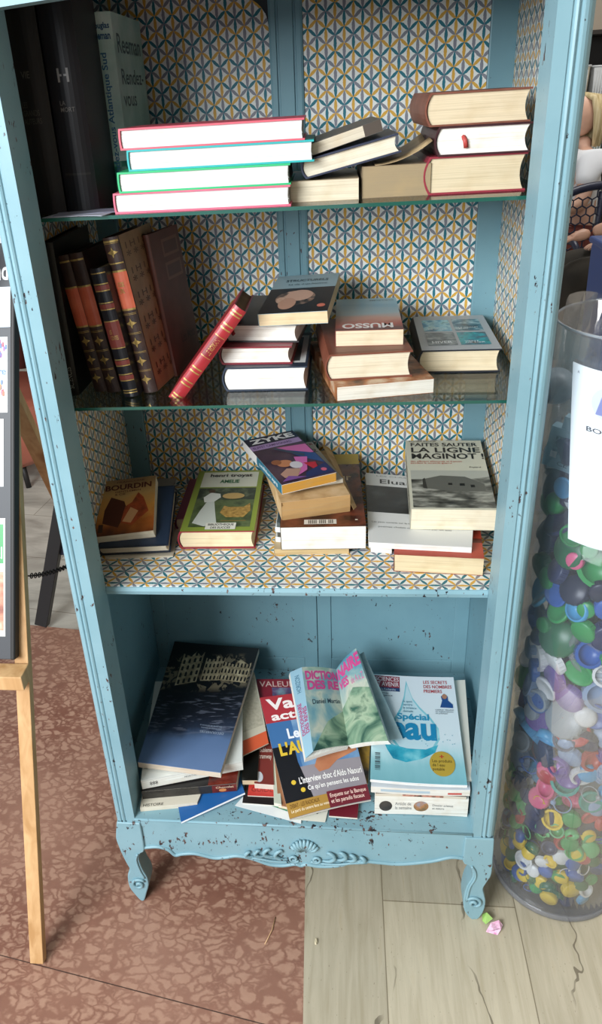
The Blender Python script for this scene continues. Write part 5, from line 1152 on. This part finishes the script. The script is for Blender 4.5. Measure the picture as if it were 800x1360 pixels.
# navy plastic armchair with honeycomb back
ch = thing('plastic_chair', 'navy blue plastic chair with honeycomb backrest, right background', 'chair', (2.10, 4.25, 0), (0, 0, .12))
bm = bmesh.new(); tube(bm, smoothline([(-.30, 0, .52), (-.29, .03, .85), (-.22, .05, .99), (0, .06, 1.035), (.22, .05, .99), (.29, .03, .85), (.30, 0, .52)], 5), .026, 8)
finish('back_frame', bm, mat('#20263c', .4), ch)
bm = bmesh.new()
tube(bm, [(0, .055, .55), (0, .055, 1.0)], .018, 6)
hr = .034
for r in range(9):
    for c in range(-4, 5):
        x = c*hr*1.75 + (hr*.87 if r % 2 else 0); z = .58 + r*hr*1.5
        if abs(x) > .26 or z > .99 - abs(x)*.25: continue
        tube(bm, [(x + hr*math.sin(k*PI/3), .045, z + hr*math.cos(k*PI/3)) for k in range(6)], .0055, 5, closed=True)
finish('honeycomb_back', bm, mat('#20263c', .4), ch)
bm = bmesh.new(); box(bm, (-.28, -.46, .49), (.28, .03, .52)); finish('seat', bm, mat('#20263c', .4), ch, bevel=.012)
for x in (-.27, .27):
    for y in (-.43, .0):
        bm = bmesh.new(); tube(bm, [(x*.95, y, .50), (x*1.08, y*1.05, 0)], [.024, .018], 8); finish('leg', bm, mat('#20263c', .4), ch)
    bm = bmesh.new(); tube(bm, smoothline([(x*1.08, .0, .75), (x*1.12, -.2, .76), (x*1.1, -.38, .74), (x*1.05, -.42, .5)], 4), .02, 8); finish('armrest', bm, mat('#20263c', .4), ch)
# person sitting sideways in front, only lap and forearm in view
def person_dark():
    k = 1.12; o0 = Vector((2.34, 3.50, 0)); p = thing('person', 'person in dark clothes seated at the right edge, braceleted forearm on the lap', 'person', o0)
    V = [(0,0,.54),(0.02,0,.78),(.03,0,.98),(.02,0,1.10),(0,0,1.17), (.03,.19,1.02),(.0,.24,.80),(-.24,.10,.82),(-.33,.04,.74), (.03,-.19,1.02),(0,-.25,.80),(-.30,-.14,.88),(-.48,-.08,.80), (-.04,.1,.57),(-.56,.10,.60),(-.58,.12,.12),(-.72,.12,.05), (-.04,-.1,.57),(-.56,-.10,.60),(-.60,-.12,.12),(-.74,-.12,.05)]
    E_ = chain_e([0,1,2,3,4],[2,5,6,7,8],[2,9,10,11,12],[0,13,14,15,16],[0,17,18,19,20])
    Rr = [(.16,.14),(.15,.13),(.17,.12),.055,.05,.065,.05,.036,.03,.065,.05,.036,.03,.11,.085,.05,.045,.11,.085,.05,.045]
    skin_body('body', [Vector(v)*k for v in V], E_, [tuple(a*k for a in r) if isinstance(r, tuple) else r*k for r in Rr], SKIN, p)
    V2 = [(0,0,.56),(0.02,0,.78),(.03,0,.98),(.02,0,1.07),(.03,.19,1.02),(.01,.235,.86),(.03,-.19,1.02),(.01,-.245,.86)]
    skin_body('jumper', [Vector(v)*k for v in V2], chain_e([0,1,2,3],[2,4,5],[2,6,7]), [(.18*k,.16*k),(.17*k,.15*k),(.19*k,.14*k),.075*k,.085*k,.075*k,.085*k,.075*k], mat('#2c2a2c', .85), p)
    V3 = [(.02,0,.57),(-.06,.1,.58),(-.57,.10,.61),(-.58,.12,.16),(-.06,-.1,.58),(-.57,-.10,.61),(-.60,-.12,.16)]
    skin_body('trousers', [Vector(v)*k for v in V3], chain_e([0,1,2,3],[0,4,5,6]), [(.17*k,.15*k),.13*k,.10*k,.075*k,.13*k,.10*k,.075*k], mottled(['#26231e', '#38342c'], 8, 3, .9), p)
    hb = Vector((-.35, -.10, .72))*k
    for s_, hb in ((1, Vector((-.33, .04, .74))*k), (-1, Vector((-.48, -.08, .80))*k)):
        V4 = [hb, hb+Vector((-.05,0,-.01)), hb+Vector((-.09,0,-.02))]; rad = [.030, .036, .026]; Ed = [(0,1),(1,2)]
        for i, dy in enumerate((-.028, -.010, .010, .028)):
            l = (.045, .055, .058, .048)[i]; n0 = len(V4); V4 += [hb+Vector((-.10, dy, -.02)), hb+Vector((-.10-l*.6, dy, -.030)), hb+Vector((-.10-l, dy, -.045))]; rad += [.010, .009, .008]; Ed += [(2, n0), (n0, n0+1), (n0+1, n0+2)]
        n0 = len(V4); V4 += [hb+Vector((-.05, -.035*s_, 0)), hb+Vector((-.08, -.05*s_, -.005))]; rad += [.011, .009]; Ed += [(1, n0), (n0, n0+1)]
        skin_body('hand', V4, Ed, rad, SKIN, p, 0, 1)
    bm = bmesh.new(); c_ = Vector((-.42, -.10, .825))*k
    tube(bm, [c_ + Vector((.0, .046*math.cos(a*PI/8), .046*math.sin(a*PI/8))) for a in range(16)], .006, 6, closed=True); finish('bracelet', bm, mat('#c9c9c4', .25, .9), p)
    bm = bmesh.new(); bmesh.ops.create_uvsphere(bm, u_segments=20, v_segments=16, radius=1)
    for v in bm.verts: v.co = Vector((v.co.x*.095-.02, v.co.y*.078, v.co.z*.12+1.30))*k
    tube(bm, [Vector((-.118, 0, 1.31))*k, Vector((-.135, 0, 1.285))*k, Vector((-.118, 0, 1.275))*k], [.008, .012, .008], 6)
    finish('head', bm, SKIN, p, True)
    bm = bmesh.new(); bmesh.ops.create_uvsphere(bm, u_segments=20, v_segments=16, radius=1)
    for v in bm.verts: v.co = Vector((max(v.co.x*.105, -.06)-.008, v.co.y*.088, max(v.co.z*.13, -.07)+1.315))*k
    finish('hair', bm, '#2a201a', p, True)
person_dark()
stool('stool', 'stool under the person in dark clothes', (2.34, 3.50, 0), .46, .21, '#4a3a30')
# blue recycling box
rb_ = thing('blue_bin', 'plain royal blue plastic bin behind the clear bin', 'bin', (1.565, 1.95, 0))
bm = bmesh.new(); prism(bm, [(-.13, 0), (.13, 0), (.15, 1.08), (-.15, 1.08)], lambda p, q, y: (p, y, q), -.14, .14); finish('body', bm, mat('#1d4a94', .4), rb_, bevel=.01)
bm = bmesh.new(); box(bm, (-.158, -.15, 1.08), (.158, .15, 1.105)); finish('lid', bm, mat('#1d4a94', .35), rb_, bevel=.008)
# wall shelving with boxes
sv = thing('shelving_unit', 'dark wall shelving with pale boxes, far background at the right', 'shelving', (0, 0, 0))
bm = bmesh.new()
box(bm, (1.7, 6.25, 0), (1.74, 6.8, 1.98)); box(bm, (3.6, 6.25, 0), (3.64, 6.8, 1.98)); box(bm, (1.7, 6.76, 0), (3.64, 6.8, 1.98)); finish('frame', bm, mat('#1c1815', .6), sv)
for z in (.05, .50, .95, 1.46, 1.95):
    bm = bmesh.new(); box(bm, (1.74, 6.25, z), (3.6, 6.76, z+.03)); finish('shelf', bm, mat('#2a241f', .5), sv)
xx = 2.12; i = 0
while xx < 2.85:
    wd = random.uniform(.16, .24)
    for zb_, nm in ((1.49, 'top'), (.98, 'middle')):
        hgt = random.uniform(.20, .27); col = random.choice(['#b9bbb8', '#cfd2d2', '#a9a08c'] if zb_ > 1.2 else ['#8d9a94', '#9aa8a0', '#b0b8b0'])
        T = thing('storage_basket', '%s basket number on the %s shelf of the dark wall shelving' % ({'#b9bbb8': 'grey', '#cfd2d2': 'white', '#a9a08c': 'beige', '#8d9a94': 'green-grey', '#9aa8a0': 'pale green', '#b0b8b0': 'pale grey'}[col], nm), 'basket', (xx, 6.30, zb_), group='baskets on the dark wall shelving')
        T['label'] = T['label'].replace(' number', '') + ', ' + ('first', 'second', 'third', 'fourth', 'fifth')[i] + ' from the left'
        bm = bmesh.new(); prism(bm, [(0.01, 0), (wd-.03, 0), (wd-.02, hgt), (0, hgt)], lambda p, q, y: (p, y, q), 0, .3); finish('body', bm, mat(col, .6), T, bevel=.008)
        bm = bmesh.new(); tube(bm, [(0, 0, hgt), (wd-.02, 0, hgt), (wd-.02, .3, hgt), (0, .3, hgt)], .009, 6, closed=True)
        for q_ in range(6): tube(bm, [(.02+q_*(wd-.06)/5, -.004, .03), (.02+q_*(wd-.06)/5, -.004, hgt-.03)], .004, 5)
        finish('wire_rim', bm, '#d9dcdc', T)
    xx += wd + .01; i += 1
